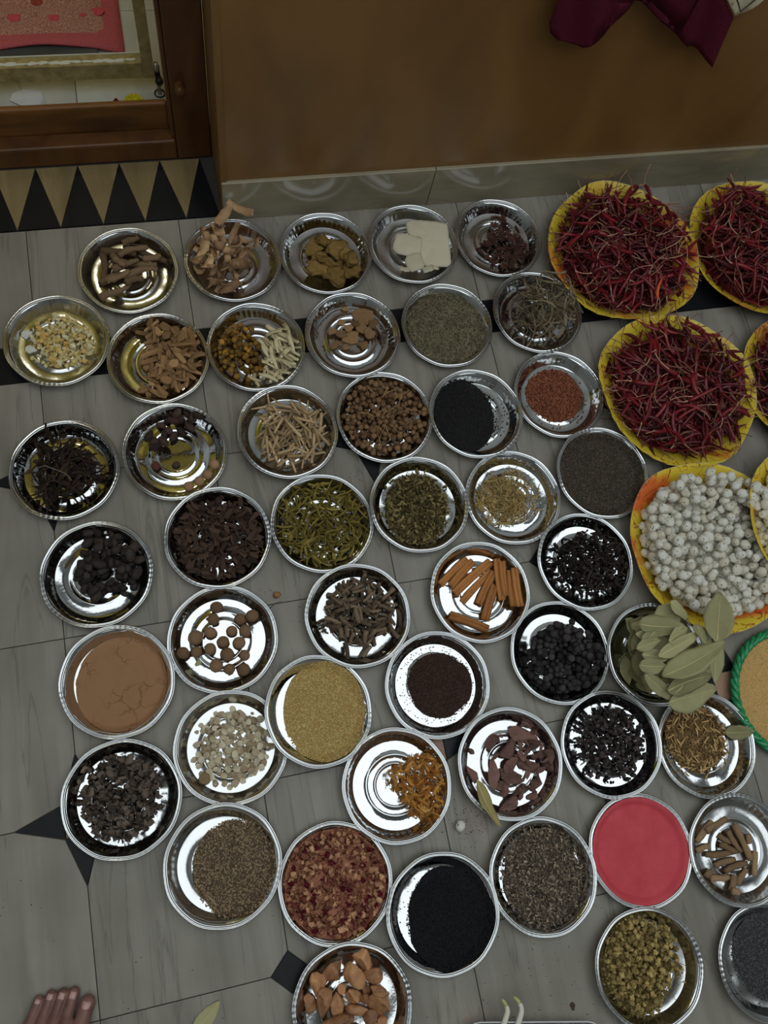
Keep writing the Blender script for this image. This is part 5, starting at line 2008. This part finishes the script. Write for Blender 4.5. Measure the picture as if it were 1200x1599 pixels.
def nut_lo(seed):
    return blob_vf(10.5 * mm, 9.6 * mm, 9 * mm, 2, .06, 2.6, seed)


M_NUT = nut_mat('fox_nut', 'object')
M_NUTB = nut_mat('fox_nut_bed', 'island')
NUTS = T_('fox_nut', [nut_vf(s) for s in range(6)], M_NUT)
nlo = [(v, tris(f)) for v, f in [nut_lo(s) for s in range(4)]]


def ynut(X, Y):
    r = np.hypot(X, Y)
    return np.maximum(ybase(X, Y), np.where(r < .14, .002 + .020 * (1 - np.clip(r / .14, 0, 1) ** 2.5), 0))


F2_TILT = Matrix.Rotation(math.radians(7.0), 3, Vector((0.0, 1.0, 0.0)))
bed = []
NUTS_PL = {'F1': (0.8909, 0.2345, .0006, 230, 'yellow paper plate of white fox nuts below the chillies', 'the larger nut heap'),
           'F2': (1.1030, 0.2300, .0260, 70, 'yellow paper plate of fox nuts at the right edge, overlapping another', 'the cut-off nut heap')}
for q, (fid, (cx, cy, z0, nn, lab, where)) in enumerate(NUTS_PL.items()):
    tl = F2_TILT if fid == 'F2' else None
    paper_plate(cx, cy, lab, q + 11, z=z0, tilt=tl)
    hp = Heap(cx, cy, z0, half=.185, base=ynut)
    R3 = np.array(tl) if tl is not None else np.eye(3)
    for k in range(400):
        w = k % 4
        s = rng.uniform(.75, 1.0)
        x, y = min((yell(.142)() for _ in range(4)), key=lambda p: hp.h(p[0], p[1], .006))
        M, x, y, z = hp.drop(nlo[w][0] * s, np.array((.01, .01)) * s, x, y, rng.uniform(0, 6.28), sink=.004, jit=.6, lim=.146)
        bed.append((w, R3 @ np.array(M) * s, np.array((cx, cy, z0)) + R3 @ np.array((x, y, z))))
    cen = (lambda: yell(.138)()) if fid == 'F1' else (lambda: (lambda p: (-abs(p[0]) * 1.0 + .02, p[1]))(yell(.136)()))
    for k in range(nn):
        t = NUTS[k % 6]
        s = rng.uniform(.72, 1.05)
        best = min((cen() for _ in range(7)), key=lambda p: hp.h(p[0], p[1], .006))
        M, x, y, z = hp.drop(t.S * s, t.ext * s, best[0], best[1], rng.uniform(0, 6.28), sink=.0012, jit=.7, lim=.150, align=False)
        p = np.array((cx, cy, z0)) + R3 @ np.array((x, y, z))
        o = obj('fox_nut', t.me, loc=p, rot=((F2_TILT @ M) if tl is not None else M).to_euler(), scale=s)
        tag(o, None, 'fox nut', f'fox nuts in {where}')
        pend(o, 'white fox nut', x, y, where, z, .145)
mn = tag(obj('more_fox_nuts', inst_mesh('more_fox_nuts', nlo, bed, M_NUTB)), 'white fox nuts lower in the two heaps', 'fox nuts', kind='stuff')
for fid, (cx, cy, z0, nn, lab, where) in NUTS_PL.items():
    R3 = np.array(F2_TILT) if fid == 'F2' else np.eye(3)
    rr, aa = np.linspace(0, .139, 30), np.linspace(0, 2 * PI, 72, endpoint=False)
    P = [(0, 0, .0155)]
    for r_ in rr[1:]:
        x, y = r_ * np.cos(aa), r_ * np.sin(aa)
        z = ynut(x, y) + .003 * np.sin(x * 330) * np.sin(y * 330) - .0075
        P += list(np.stack([x, y, z], 1))
    T = [(0, 1 + k, 1 + (k + 1) % 72) for k in range(72)]
    for L in range(28):
        for k in range(72):
            a, b = 1 + L * 72 + k, 1 + L * 72 + (k + 1) % 72
            T += [(a, a + 72, b + 72), (a, b + 72, b)]
    obj('heap_core', mesh_np('heap_core', np.array(P) @ R3.T + np.array((cx, cy, z0)), T, M_NUTB), mn)

# green woven tray of millet
GXC, GYC, GR = 0.9700, -0.0558, 0.113
tray = empty('woven_tray', (GXC, GYC, .0005))
tag(tray, 'round tray with braided shiny green rim at the right edge', 'tray')
M_GREEN = organic('green_foil_braid', (14, 84, 48), (30, 128, 78), scale=160, bump=.5, rough=.25, spec=.6, vary=None)
M_TRAY = organic('tray_base', (120, 96, 60), (150, 122, 80), vary=None)
V, F = tube_vf([(0, 0, 0), (0, 0, .004), (0, 0, .012)], [.098, .106, .110], 48)
obj('tray_base', mesh_py('tray_base', V, F, M_TRAY), tray)
for k in range(3):
    pth = []
    for i in range(181):
        a = 2 * PI * i / 180
        b = 15 * a + 2 * PI * k / 3
        rr = GR + .0042 * math.cos(b)
        pth.append((rr * math.cos(a), rr * math.sin(a), .016 + .0042 * math.sin(b)))
    V, F = tube_vf(pth, .0046, 6, cap=False)
    obj('braid_strand', mesh_py('braid_strand', V, F, M_GREEN), tray)
m = organic('millet', (150, 116, 66), (192, 158, 104), vary='island', bump=0)
mo = organic('millet_bed', (146, 112, 64), (172, 138, 88), vary=None, scale=600, bump=.4)
hpG = Heap(GXC, GYC, .0005, half=.13, base=lambda X, Y: np.where(np.hypot(X, Y) < .11, .0125, 0))
GS = .105 / PR
grain_heap('G', 'millet_grains', 'tan millet grains filling the green-rimmed tray', 'grain', m, grain_shapes(.95 * mm, .85 * mm, .8 * mm), 6500, 0, 0, GS, GS, 9 * mm, p=4, mound_mat=mo, hp=hpG, lim=.107,
           base=lambda r: np.where(r < .2, .0125, 0.0))
# ------------------------------------------------------------------ door area beyond the sill
M_GATE = organic('olive_gate_paint', (112, 98, 60), (144, 128, 84), vary=None, scale=60, bump=.3, rough=.6)
M_CHIP = organic('chipped_cream_paint', (196, 186, 152), (216, 208, 178), vary=None, scale=80, bump=.3)
M_IRON = plain('dark_iron', (44, 40, 36), .5, .6)
gate = empty('metal_gate', (0, 1.35, 0))
tag(gate, 'olive painted metal gate with chipped cream edge behind the door sill', 'gate')
GB, GT = .046, .083
obj('bottom_rail', box_me('bottom_rail', -.95, -.0155, -.006, .019, GB, GT, M_GATE, .0015), gate)
obj('stile', box_me('stile', -.0150, .0065, -.004, .022, GB - .004, 1.9, M_GATE, .0015), gate)
obj('rail_lip', box_me('rail_lip', -.95, -.0155, .0195, .0215, GB, GT + .0005, M_CHIP), gate)
obj('top_rail', box_me('top_rail', -.95, -.0155, -.006, .022, 1.86, 1.9, M_GATE, .0015), gate)
# flaking strip along the rail's front edge: ragged flat flakes
for q in range(20):
    x0 = -.42 + q * .0202
    V, F = chip_vf(.0118, .0042 * rng.uniform(.55, 1.2), .0012, q + 400, n=9, irr=.3)
    obj('paint_flake', mesh_py('paint_flake', V, F, M_CHIP, False), gate, (x0, .002 + rng.uniform(-.001, .002), GT + .0004))
bolt = tube_vf([(0, 0, .002), (0, 0, .05), (0, 0, .08)], [.0042, .0042, .0042], 10)
obj('bolt_rod', mesh_py('bolt_rod', *bolt, plain('worn_steel', (150, 144, 132), .35, .8)), gate, (.0115, -.004, 0))
obj('bolt_bracket', box_me('bolt_bracket', .0068, .0175, -.010, .010, .034, .062, M_IRON, .0015), gate)
V, F = tube_vf([(0, .0, 0), (.0, -.010, 0), (0, -.016, 0)], [.006, .0085, .006], 12)
obj('bolt_knob', mesh_py('bolt_knob', V, F, M_IRON), gate, (.0135, -.010, .05))
# socket in the floor
sock = empty('bolt_socket', (.0115, 1.346, .0004))
tag(sock, 'small dark round bolt socket in the floor by the jamb', 'socket')
pth = [(.010 * math.cos(a), .010 * math.sin(a), .0016) for a in np.linspace(0, 2 * PI, 25)]
obj('socket_ring', mesh_py('socket_ring', *tube_vf(pth, .0016, 6, cap=False), M_IRON), sock)

# doormat on a grey plank
M_MATB = organic('red_mat_border', (146, 66, 70), (158, 78, 82), vary=None, scale=300, bump=.2, gain=2.2)
M_PILE = organic('mat_pile', (116, 46, 46), (188, 138, 122), vary=None, scale=420, bump=.8, gain=2.2)
M_MOTIF = organic('mat_motif', (158, 56, 66), (170, 70, 80), vary=None, scale=300, bump=.3, gain=2.2)
M_MOTIF2 = organic('mat_motif_dark', (110, 40, 34), (140, 64, 52), vary=None, scale=300, bump=.3, gain=2.2)
doormat = empty('doormat', (0, 0, 0))
tag(doormat, 'red patterned doormat lying beyond the gate', 'doormat')
nx, ny = 40, 26
V, F = [], []
X0, X1, Y0, Y1 = -.72, -.0455, 1.455, 1.90
for layer in (0, 1):
    for j in range(ny + 1):
        for i in range(nx + 1):
            x = X0 + (X1 - X0) * i / nx
            y = Y0 + (Y1 - Y0) * j / ny
            lift = .016 if x < -.10 else .016 * max(0, (X1 - x) / .055)
            z = .002 + lift * max(0, 1 - (y - Y0) / .25) + .0035 * math.sin(x * 26 + .5) * math.exp(-(y - Y0) / .03)
            V.append((x, y + .004 * math.sin(x * 22) * (j == 0), max(z, .0008) + .005 * layer))
w2 = nx + 1
o2 = w2 * (ny + 1)
for j in range(ny):
    for i in range(nx):
        a = j * w2 + i
        F.append((a, a + w2, a + w2 + 1, a + 1))
        a += o2
        F.append((a, a + 1, a + w2 + 1, a + w2))
edge = [i for i in range(nx)] + [nx + w2 * j for j in range(ny)] + [ny * w2 + i for i in range(nx, 0, -1)] + [w2 * j for j in range(ny, 0, -1)]
for a, b in zip(edge, edge[1:] + edge[:1]):
    F.append((a, b, b + o2, a + o2))
obj('mat_border', mesh_py('mat_border', V, F, M_MATB), doormat)


def mat_z(x, y):
    lift = .016 if x < -.10 else .016 * max(0, (X1 - x) / .055)
    return max(.002 + lift * max(0, 1 - (y - Y0) / .25) + .0035 * math.sin(x * 26 + .5) * math.exp(-(y - Y0) / .03), .0008) + .005


V, F = [], []
px0, px1, py0, py1 = -.69, -.077, 1.484, 1.87
for j in range(21):
    for i in range(31):
        x, y = px0 + (px1 - px0) * i / 30, py0 + (py1 - py0) * j / 20
        V.append((x, y, mat_z(x, y) + (.0022 if 0 < i < 30 and 0 < j < 20 else -.0005)))
for j in range(20):
    for i in range(30):
        a = j * 31 + i
        F.append((a, a + 1, a + 32, a + 31))
obj('mat_pile', mesh_py('mat_pile', V, F, M_PILE), doormat)


def motif(x, y, s, mat, seed):
    V, F = chip_vf(.013 * s, .012 * s, .002, seed, n=14, irr=.02)
    V = np.array(V)
    # tulip outline: a notch on the far side
    k = V[:, 1] > .002 * s
    V[k, 1] *= 1 - .5 * np.exp(-(np.abs(np.abs(V[k, 0]) - .005 * s) / (.004 * s)) ** 2)
    obj('flower_motif', mesh_py('flower_motif', V, F, mat), doormat, (x, y, mat_z(x, y) + .0030))


for q, (x, y, s, mt) in enumerate([(-.2526, 1.531, 1.0, M_MOTIF), (-.1762, 1.528, .85, M_MOTIF), (-.0895, 1.546, 1.1, M_MOTIF), (-.118, 1.534, .5, M_MOTIF), (-.206, 1.572, .9, M_MOTIF2), (-.33, 1.53, 1.0, M_MOTIF), (-.14, 1.60, 1.0, M_MOTIF2)]):
    motif(x, y, s, mt, q + 500)
plank = obj('grey_plank', box_me('grey_plank', -.70, -.100, -.030, .022, .0, .014, wood_mat('grey_plank_wood', (62, 64, 62), (92, 94, 90), .7, (3, 30, 30), gain=1.6), .0012), loc=(0, 1.462, .0004))
tag(plank, 'weathered grey plank under the front of the doormat', 'plank')

# white paper scrap
r_ = np.random.default_rng(5)
V, F = chip_vf(.031, .023, .0012, 17, n=7, irr=.16, square=.4)
V = np.array(V)
V[:, 2] += .004 * np.sin(V[:, 0] * 120) * np.cos(V[:, 1] * 150) + .005
V[:, 2] -= V[:, 2].min()
tag(obj('paper_scrap', mesh_py('paper_scrap', V, F, organic('white_paper', (226, 228, 228), (238, 240, 240), vary=None, scale=60, bump=.6, gain=1.3), False), loc=(-.247, 1.346, .0006), rot=(.02, 0, -.15)),
    'crumpled white paper scrap on the floor behind the sill', 'paper')
V, F = chip_vf(.0055, .0042, .001, 19, n=9)
tag(obj('paint_chip', mesh_py('paint_chip', V, F, M_CHIP), loc=(-.130, 1.368, .0012)), 'small cream paint flake on the floor near the marigold', 'flake')

# marigold and a dark petal
M_MARI = organic('marigold_petal', (206, 158, 10), (226, 184, 24), bump=.1, vary='object')
mari = empty('marigold', (-.042, 1.318, .0006))
tag(mari, 'yellow marigold flower head peeking over the door sill', 'flower')
pet = mesh_py('petal', *ribbon_vf(.017, .0075, .0007, 3, curl=.8, twist=.2, n=5), M_MARI)
for ring, (cnt, rad, el, zz) in enumerate(((16, .015, .25, .006), (12, .011, .7, .011), (8, .006, 1.1, .014))):
    for k in range(cnt):
        a = 2 * PI * k / cnt + ring * .3
        obj('petal', pet, mari, (rad * math.cos(a), rad * math.sin(a), zz), (0, -el, a))
V, F = blob_vf(.008, .008, .006, 2, .05, 3, 4)
obj('flower_centre', mesh_py('flower_centre', V, F, M_MARI), mari, (0, 0, .0075))
V, F = ribbon_vf(.022, .016, .001, 8, curl=1.2, n=6)
V = np.array(V)
V[:, 2] -= V[:, 2].min()
tag(obj('dark_petal', mesh_py('dark_petal', V, F, organic('dark_red_petal', (84, 16, 20), (104, 26, 30))), loc=(-.080, 1.322, .0006), rot=(0, 0, .4)), 'dark red petal beside the marigold behind the sill', 'petal')

# ------------------------------------------------------------------ maroon cloth hanging from the ledge
def draped(name, outline, mat, yfront, fold, label, cat, seed):
    bm = bmesh.new()
    vs_ = [bm.verts.new((x, 0, s)) for x, s in outline]
    bm.faces.new(vs_)
    bmesh.ops.triangulate(bm, faces=list(bm.faces))
    for _ in range(3):
        bmesh.ops.subdivide_edges(bm, edges=[e for e in bm.edges if e.calc_length() > .014], cuts=1, use_grid_fill=True)
        bmesh.ops.triangulate(bm, faces=[f for f in bm.faces if len(f.verts) > 3])
    for v in bm.verts:
        x, s = v.co.x, v.co.z
        k = max(0.0, min(1.0, (LEDGE + .022 - s) / .12))
        y = yfront - fold * k * (1 + math.sin(x * 46 + seed)) * .5 - .004 * k * math.sin(x * 110 + s * 30)
        if s > LEDGE + .022:
            v.co = (x, yfront + (s - LEDGE - .022), LEDGE + .0240)
        else:
            v.co = (x, y, s + (.0 if s < LEDGE else .0))
    me = bpy.data.meshes.new(name)
    bm.to_mesh(me)
    bm.free()
    me.materials.append(mat)
    me.polygons.foreach_set('use_smooth', [True] * len(me.polygons))
    o = obj(name, me)
    so = o.modifiers.new('thickness', 'SOLIDIFY')
    so.thickness = .0016
    so.offset = 0
    tag(o, label, cat)
    return o


M_MAROON = organic('maroon_cloth', (56, 14, 26), (72, 20, 34), vary=None, scale=500, bump=.3, rough=.9, spec=.1)
out_ = [(.6163, .4633), (.6246, .4429), (.6412, .4290), (.6681, .4194), (.6887, .4184), (.7046, .4292), (.7173, .4389), (.7200, .4482), (.7138, .4740), (.7094, .4988), (.7193, .5020), (.7407, .5048), (.7592, .5),
        (.7760, .4925), (.8140, .4704), (.8512, .4352), (.8868, .4053), (.9156, .3925), (.9571, .3619), (.9522, .3989), (.9439, .4581), (.9154, .4850), (.8902, .5071), (.86, .56), (.84, LEDGE + .022), (.84, LEDGE + .12),
        (.60, LEDGE + .12), (.60, LEDGE + .022), (.612, .56)]
draped('maroon_cloth', out_, M_MAROON, 1.0215, .012, 'dark maroon cloth hanging in points from the ledge', 'cloth', .4)
M_CREAMC = organic('cream_cloth', (150, 142, 118), (170, 162, 138), vary=None, scale=400, bump=.3, rough=.9)
out_ = [(.9430, .4630), (.955, .4760), (.972, .5090), (.99, .56), (1.01, LEDGE + .022), (1.01, LEDGE + .10), (.85, LEDGE + .10), (.85, LEDGE + .022), (.868, .56), (.894, .5100)]
cc = draped('cream_cloth', out_, M_CREAMC, 1.0185, .006, 'cream cloth corner with dark edging beside the maroon cloth', 'cloth', .9)
pth = [(.8995, 1.0115, .5110), (.918, 1.0112, .4950), (.943, 1.0105, .4735)]
pth = [(.902, 1.0095, .520), (.925, 1.0095, .497), (.9395, 1.0095, .480), (.950, 1.0095, .497), (.962, 1.0095, .528)]
obj('dark_edging', mesh_py('dark_edging', *tube_vf(pth, .0012, 5), plain('dark_thread', (40, 34, 30), .9)), cc)

# ------------------------------------------------------------------ bare foot at the lower left
def chain(pts, n=10):
    """closed balls along a polyline (x, y, z, r) with interpolated radius"""
    parts = []
    for a, b in zip(pts[:-1], pts[1:]):
        for k in range(n):
            t = k / n
            p = [a[i] * (1 - t) + b[i] * t for i in range(4)]
            V, F = ico(2)
            parts.append((V * p[3] + np.array(p[:3]), F))
    V, F = ico(2)
    parts.append((V * pts[-1][3] + np.array(pts[-1][:3]), F))
    return parts


TOES = [((-.2850, -.2750), .0118, .0135), ((-.3030, -.2580), .0086, .0108), ((-.3187, -.2558), .0082, .0102), ((-.3350, -.2538), .0078, .0098), ((-.3530, -.2570), .0076, .0092)]
HEADS = [(-.3030, -.3180, .024, .0185), (-.3230, -.3090, .023, .0160), (-.3400, -.3040, .0215, .0150), (-.3560, -.3000, .020, .0140), (-.3720, -.2970, .0175, .0135)]
parts = []
for (tip, r1, r2), h in zip(TOES, HEADS):
    mx_ = (tip[0] * .5 + h[0] * .5, tip[1] * .5 + h[1] * .5)
    parts += chain([(tip[0], tip[1], r1 + .0012, r1), (tip[0] * .72 + h[0] * .28, tip[1] * .72 + h[1] * .28, r1 + .0052, r1 * .94), (mx_[0], mx_[1], r1 + .0088, r1 * .96), h], 6)
    parts += chain([h, (-.375 + (h[0] + .34) * .5, -.385, .036, .020), (-.420 + (h[0] + .34) * .2, -.445, .062, .026)], 8)
parts += chain([(-.350, -.318, .018, .017), (-.385, -.390, .022, .021), (-.436, -.490, .028, .0275)], 10)
parts += chain([(-.315, -.330, .018, .017), (-.365, -.400, .030, .021), (-.425, -.470, .045, .029)], 10)
parts += chain([(-.430, -.480, .034, .031), (-.425, -.468, .075, .034), (-.425, -.470, .12, .036), (-.43, -.485, .25, .050), (-.435, -.50, .40, .052)], 12)
V, F = join_vf(parts)
tmp = bpy.data.objects.new('foot_build', mesh_py('foot_build', V, F))
COL.objects.link(tmp)
rm = tmp.modifiers.new('remesh', 'REMESH')
rm.mode = 'VOXEL'
rm.voxel_size = .0017
sm = tmp.modifiers.new('smooth', 'SMOOTH')
sm.iterations = 3
sm.factor = .5
dg = bpy.context.evaluated_depsgraph_get()
me = bpy.data.meshes.new_from_object(tmp.evaluated_get(dg))
me.name = 'foot'
bpy.data.objects.remove(tmp)
M_SKIN, nt, b = new_mat('skin')
nz = nt.nodes.new('ShaderNodeTexNoise')
nz.inputs['Scale'].default_value = 45
tc = nt.nodes.new('ShaderNodeTexCoord')
nt.links.new(tc.outputs['Object'], nz.inputs['Vector'])
rp = nt.nodes.new('ShaderNodeValToRGB')
rp.color_ramp.elements[0].color = alb((84, 56, 51))
rp.color_ramp.elements[1].color = alb((110, 78, 71))
rp.color_ramp.elements[0].position, rp.color_ramp.elements[1].position = .3, .7
nt.links.new(nz.outputs['Fac'], rp.inputs['Fac'])
nt.links.new(rp.outputs['Color'], b.inputs['Base Color'])
b.inputs['Roughness'].default_value = .5
b.inputs['Subsurface Weight'].default_value = .12
b.inputs['Subsurface Radius'].default_value = (.006, .002, .001)
b.inputs['Subsurface Scale'].default_value = 1.0
me.materials.clear()
me.materials.append(M_SKIN)
me.polygons.foreach_set('use_smooth', [True] * len(me.polygons))
foot = obj('person', me)
tag(foot, 'bare left foot of a standing person at the bottom left corner', 'person')
M_NAIL = plain('toenail', (150, 116, 112), .3)
for (tip, r1, r2), h in zip(TOES, HEADS):
    d = np.array((h[0] - tip[0], h[1] - tip[1]))
    d = d / np.linalg.norm(d)
    V, F = [], []
    for j in range(5):
        for i in range(7):
            u, v_ = (i - 3) / 3, j / 4
            xx = u * r1 * .62 * (1 - .12 * (1 - v_))
            yy = (-.35 + 1.15 * v_) * r1
            zz = math.sqrt(max(.05, 1 - (u * .62) ** 2 - (max(0, -(-.35 + 1.15 * v_)) * .8) ** 2)) * r1 * 1.03 + yy * .15
            V.append((xx, yy, zz))
    for j in range(4):
        for i in range(6):
            a = j * 7 + i
            F.append((a, a + 1, a + 8, a + 7))
    V = np.array(V)
    # local y runs from tip towards the heel
    ang = math.atan2(d[1], d[0]) - PI / 2
    no = obj('toenail', mesh_py('toenail', V, F, M_NAIL), foot, (tip[0], tip[1], r1 + .0012), (0, 0, ang))
    so = no.modifiers.new('thickness', 'SOLIDIFY')
    so.thickness = .0008

# ------------------------------------------------------------------ clear tray with two sprouts at the bottom edge
m, nt, b = new_mat('clear_plastic')
b.inputs['Base Color'].default_value = (.92, .92, .9, 1)
b.inputs['Transmission Weight'].default_value = .92
b.inputs['Roughness'].default_value = .12
b.inputs['IOR'].default_value = 1.3
tr = empty('plastic_tray', (.345, -.533, .0004))
tag(tr, 'clear plastic tray with thin white edge cut off at the bottom', 'tray')
rim = []
for cx_, cy_, a0 in ((.085, .055, 0), (-.085, .055, 90), (-.085, -.055, 180), (.085, -.055, 270)):
    for k in range(6):
        a = math.radians(a0 + 18 * k)
        rim.append((cx_ + .03 * math.cos(a), cy_ + .03 * math.sin(a)))
n = len(rim)
V = [(x * .9, y * .88, .0005) for x, y in rim] + [(x * .97, y * .97, .024) for x, y in rim] + [(x, y, .027) for x, y in rim]
F = [tuple(range(n))] + [(L * n + k, L * n + (k + 1) % n, (L + 1) * n + (k + 1) % n, (L + 1) * n + k) for L in range(2) for k in range(n)]
ang_t = math.radians(-13)
to = obj('tray_shell', mesh_py('tray_shell', V, F, m), tr, rot=(0, 0, ang_t))
so = to.modifiers.new('thickness', 'SOLIDIFY')
so.thickness = .0006
pth = [(x, y, .0278) for x, y in rim] + [(*rim[0], .0278)]
obj('tray_edge', mesh_py('tray_edge', *tube_vf(pth, .0010, 6, cap=False), plain('milky_plastic', (196, 190, 180), .4)), tr, rot=(0, 0, ang_t))
M_SPR = organic('sprout', (176, 170, 146), (196, 192, 172), vary=None, scale=60, bump=.1, rough=.45)
M_SPT = organic('sprout_tip', (128, 130, 84), (150, 152, 104), vary=None, scale=60, bump=.1, rough=.45)
for q, (pts_, lab) in enumerate((([(.3195, -.4061, .0345), (.3238, -.4143, .034), (.3255, -.4246, .0335), (.3143, -.4406, .033), (.300, -.470, .022), (.292, -.50, .010)], 'curved white sprout, the shorter left one of the pair'),
                                 ([(.3374, -.4058, .036), (.3447, -.4147, .0355), (.3479, -.4271, .0345), (.336, -.4458, .0335), (.320, -.476, .022), (.310, -.51, .010)], 'curved white sprout, the longer right one of the pair'))):
    P = np.array(pts_)
    tt = np.linspace(0, len(P) - 1, 22)
    path = np.stack([np.interp(tt, range(len(P)), P[:, i]) for i in range(3)], 1)
    for _ in range(2):
        path[1:-1] = (path[:-2] + path[1:-1] * 2 + path[2:]) / 4
    rad = np.interp(np.linspace(0, 1, 22), [0, .05, .2, .5, 1], [.0010, .0024, .0032, .0044, .0048])
    so_ = obj('sprout', mesh_py('sprout', *tube_vf(path[5:], rad[5:], 10), M_SPR))
    tag(so_, lab, 'sprout', 'sprouts in the clear tray')
    obj('sprout_tip', mesh_py('sprout_tip', *tube_vf(path[:6], rad[:6], 10), M_SPT), so_)

# ------------------------------------------------------------------ loose bits on the floor
t = NUTS[2]
tag(obj('fox_nut', t.me, loc=(.3165, -.1515, .0092), rot=(.4, .9, 0), scale=.95), 'lone white fox nut lying on the floor between the plates', 'fox nut')
t = bay(62 * mm, 24 * mm, 97, M_BAY)
o = obj('bay_leaf', t.me, loc=(-.124, -.338, .0006), rot=(0, 0, math.radians(40)))
tag(o, 'single bay leaf lying on the floor at the bottom edge', 'leaf')
for kn, km in t.kids:
    obj(kn, km, o)
V, F = shard_vf(.0085, .0065, .005, 71, 14)
V[:, 2] -= V[:, 2].min()
tag(obj('dried_bud', mesh_py('dried_bud', V, F, organic('dried_bud', (110, 76, 44), (136, 98, 62))), loc=(.0815, .2790, .0006)), 'small tan husk on the floor between nutmegs and roots', 'husk')
V, F = stick_vf(.03, .0006, 4, bend=.3, sides=4, n=5)
tag(obj('twig', mesh_py('twig', V, F, organic('floor_twig', (60, 50, 40), (80, 68, 54))), loc=(.075, .262, .0012), rot=(0, 0, .5)), 'thin dark twig beside the tan husk on the floor', 'twig')
V, F = chip_vf(.0045, .0065, .0012, 33, 9)
tag(obj('dark_scrap', mesh_py('dark_scrap', V, F, organic('dark_scrap', (44, 34, 26), (60, 48, 38))), loc=(.4375, -.4510, .0011)), 'dark brown scrap on the floor near the bottom edge', 'scrap')
# crumbs and spilt powder (nobody could count them)
sh = grain_shapes(.0009, .0007, .0005, 3, .2)
xf = []
for cx_, cy_, sp, cnt in ((.335, -.150, .022, 90), (.33, -.35, .08, 60), (.42, -.42, .06, 50), (.08, .27, .03, 40), (-.1, -.33, .10, 30), (-.36, -.12, .06, 25), (.25, .47, .02, 25), (.52, -.38, .05, 20), (.3, .66, .05, 12), (.02, .65, .2, 25), (.68, .0, .04, 15)):
    for _ in range(cnt):
        s = rng.uniform(.4, 1.5)
        xf.append((int(rng.integers(3)), np.eye(3) * s, (cx_ + rng.normal() * sp, cy_ + rng.normal() * sp, .0003)))
tag(obj('floor_crumbs', inst_mesh('floor_crumbs', sh, xf, organic('crumbs', (40, 33, 27), (88, 76, 62), vary='island', bump=0))), 'tiny dark crumbs scattered on the stone floor', 'crumbs', kind='stuff')
xf = []
for _ in range(520):
    s = rng.uniform(.2, .75)
    xf.append((int(rng.integers(3)), np.eye(3) * s, (.350 + rng.normal() * .016, -.150 + rng.normal() * .018, .0001)))
for _ in range(160):
    s = rng.uniform(.2, .6)
    xf.append((int(rng.integers(3)), np.eye(3) * s, (.275 + rng.normal() * .012, -.432 + rng.normal() * .006, .0001)))
tag(obj('spilt_red_powder', inst_mesh('spilt_red_powder', sh, xf, organic('spilt_powder', (120, 50, 52), (140, 76, 74), vary='island', bump=0))), 'faint spilt reddish powder on the floor by the lone fox nut', 'powder', kind='stuff')

settle_labels()
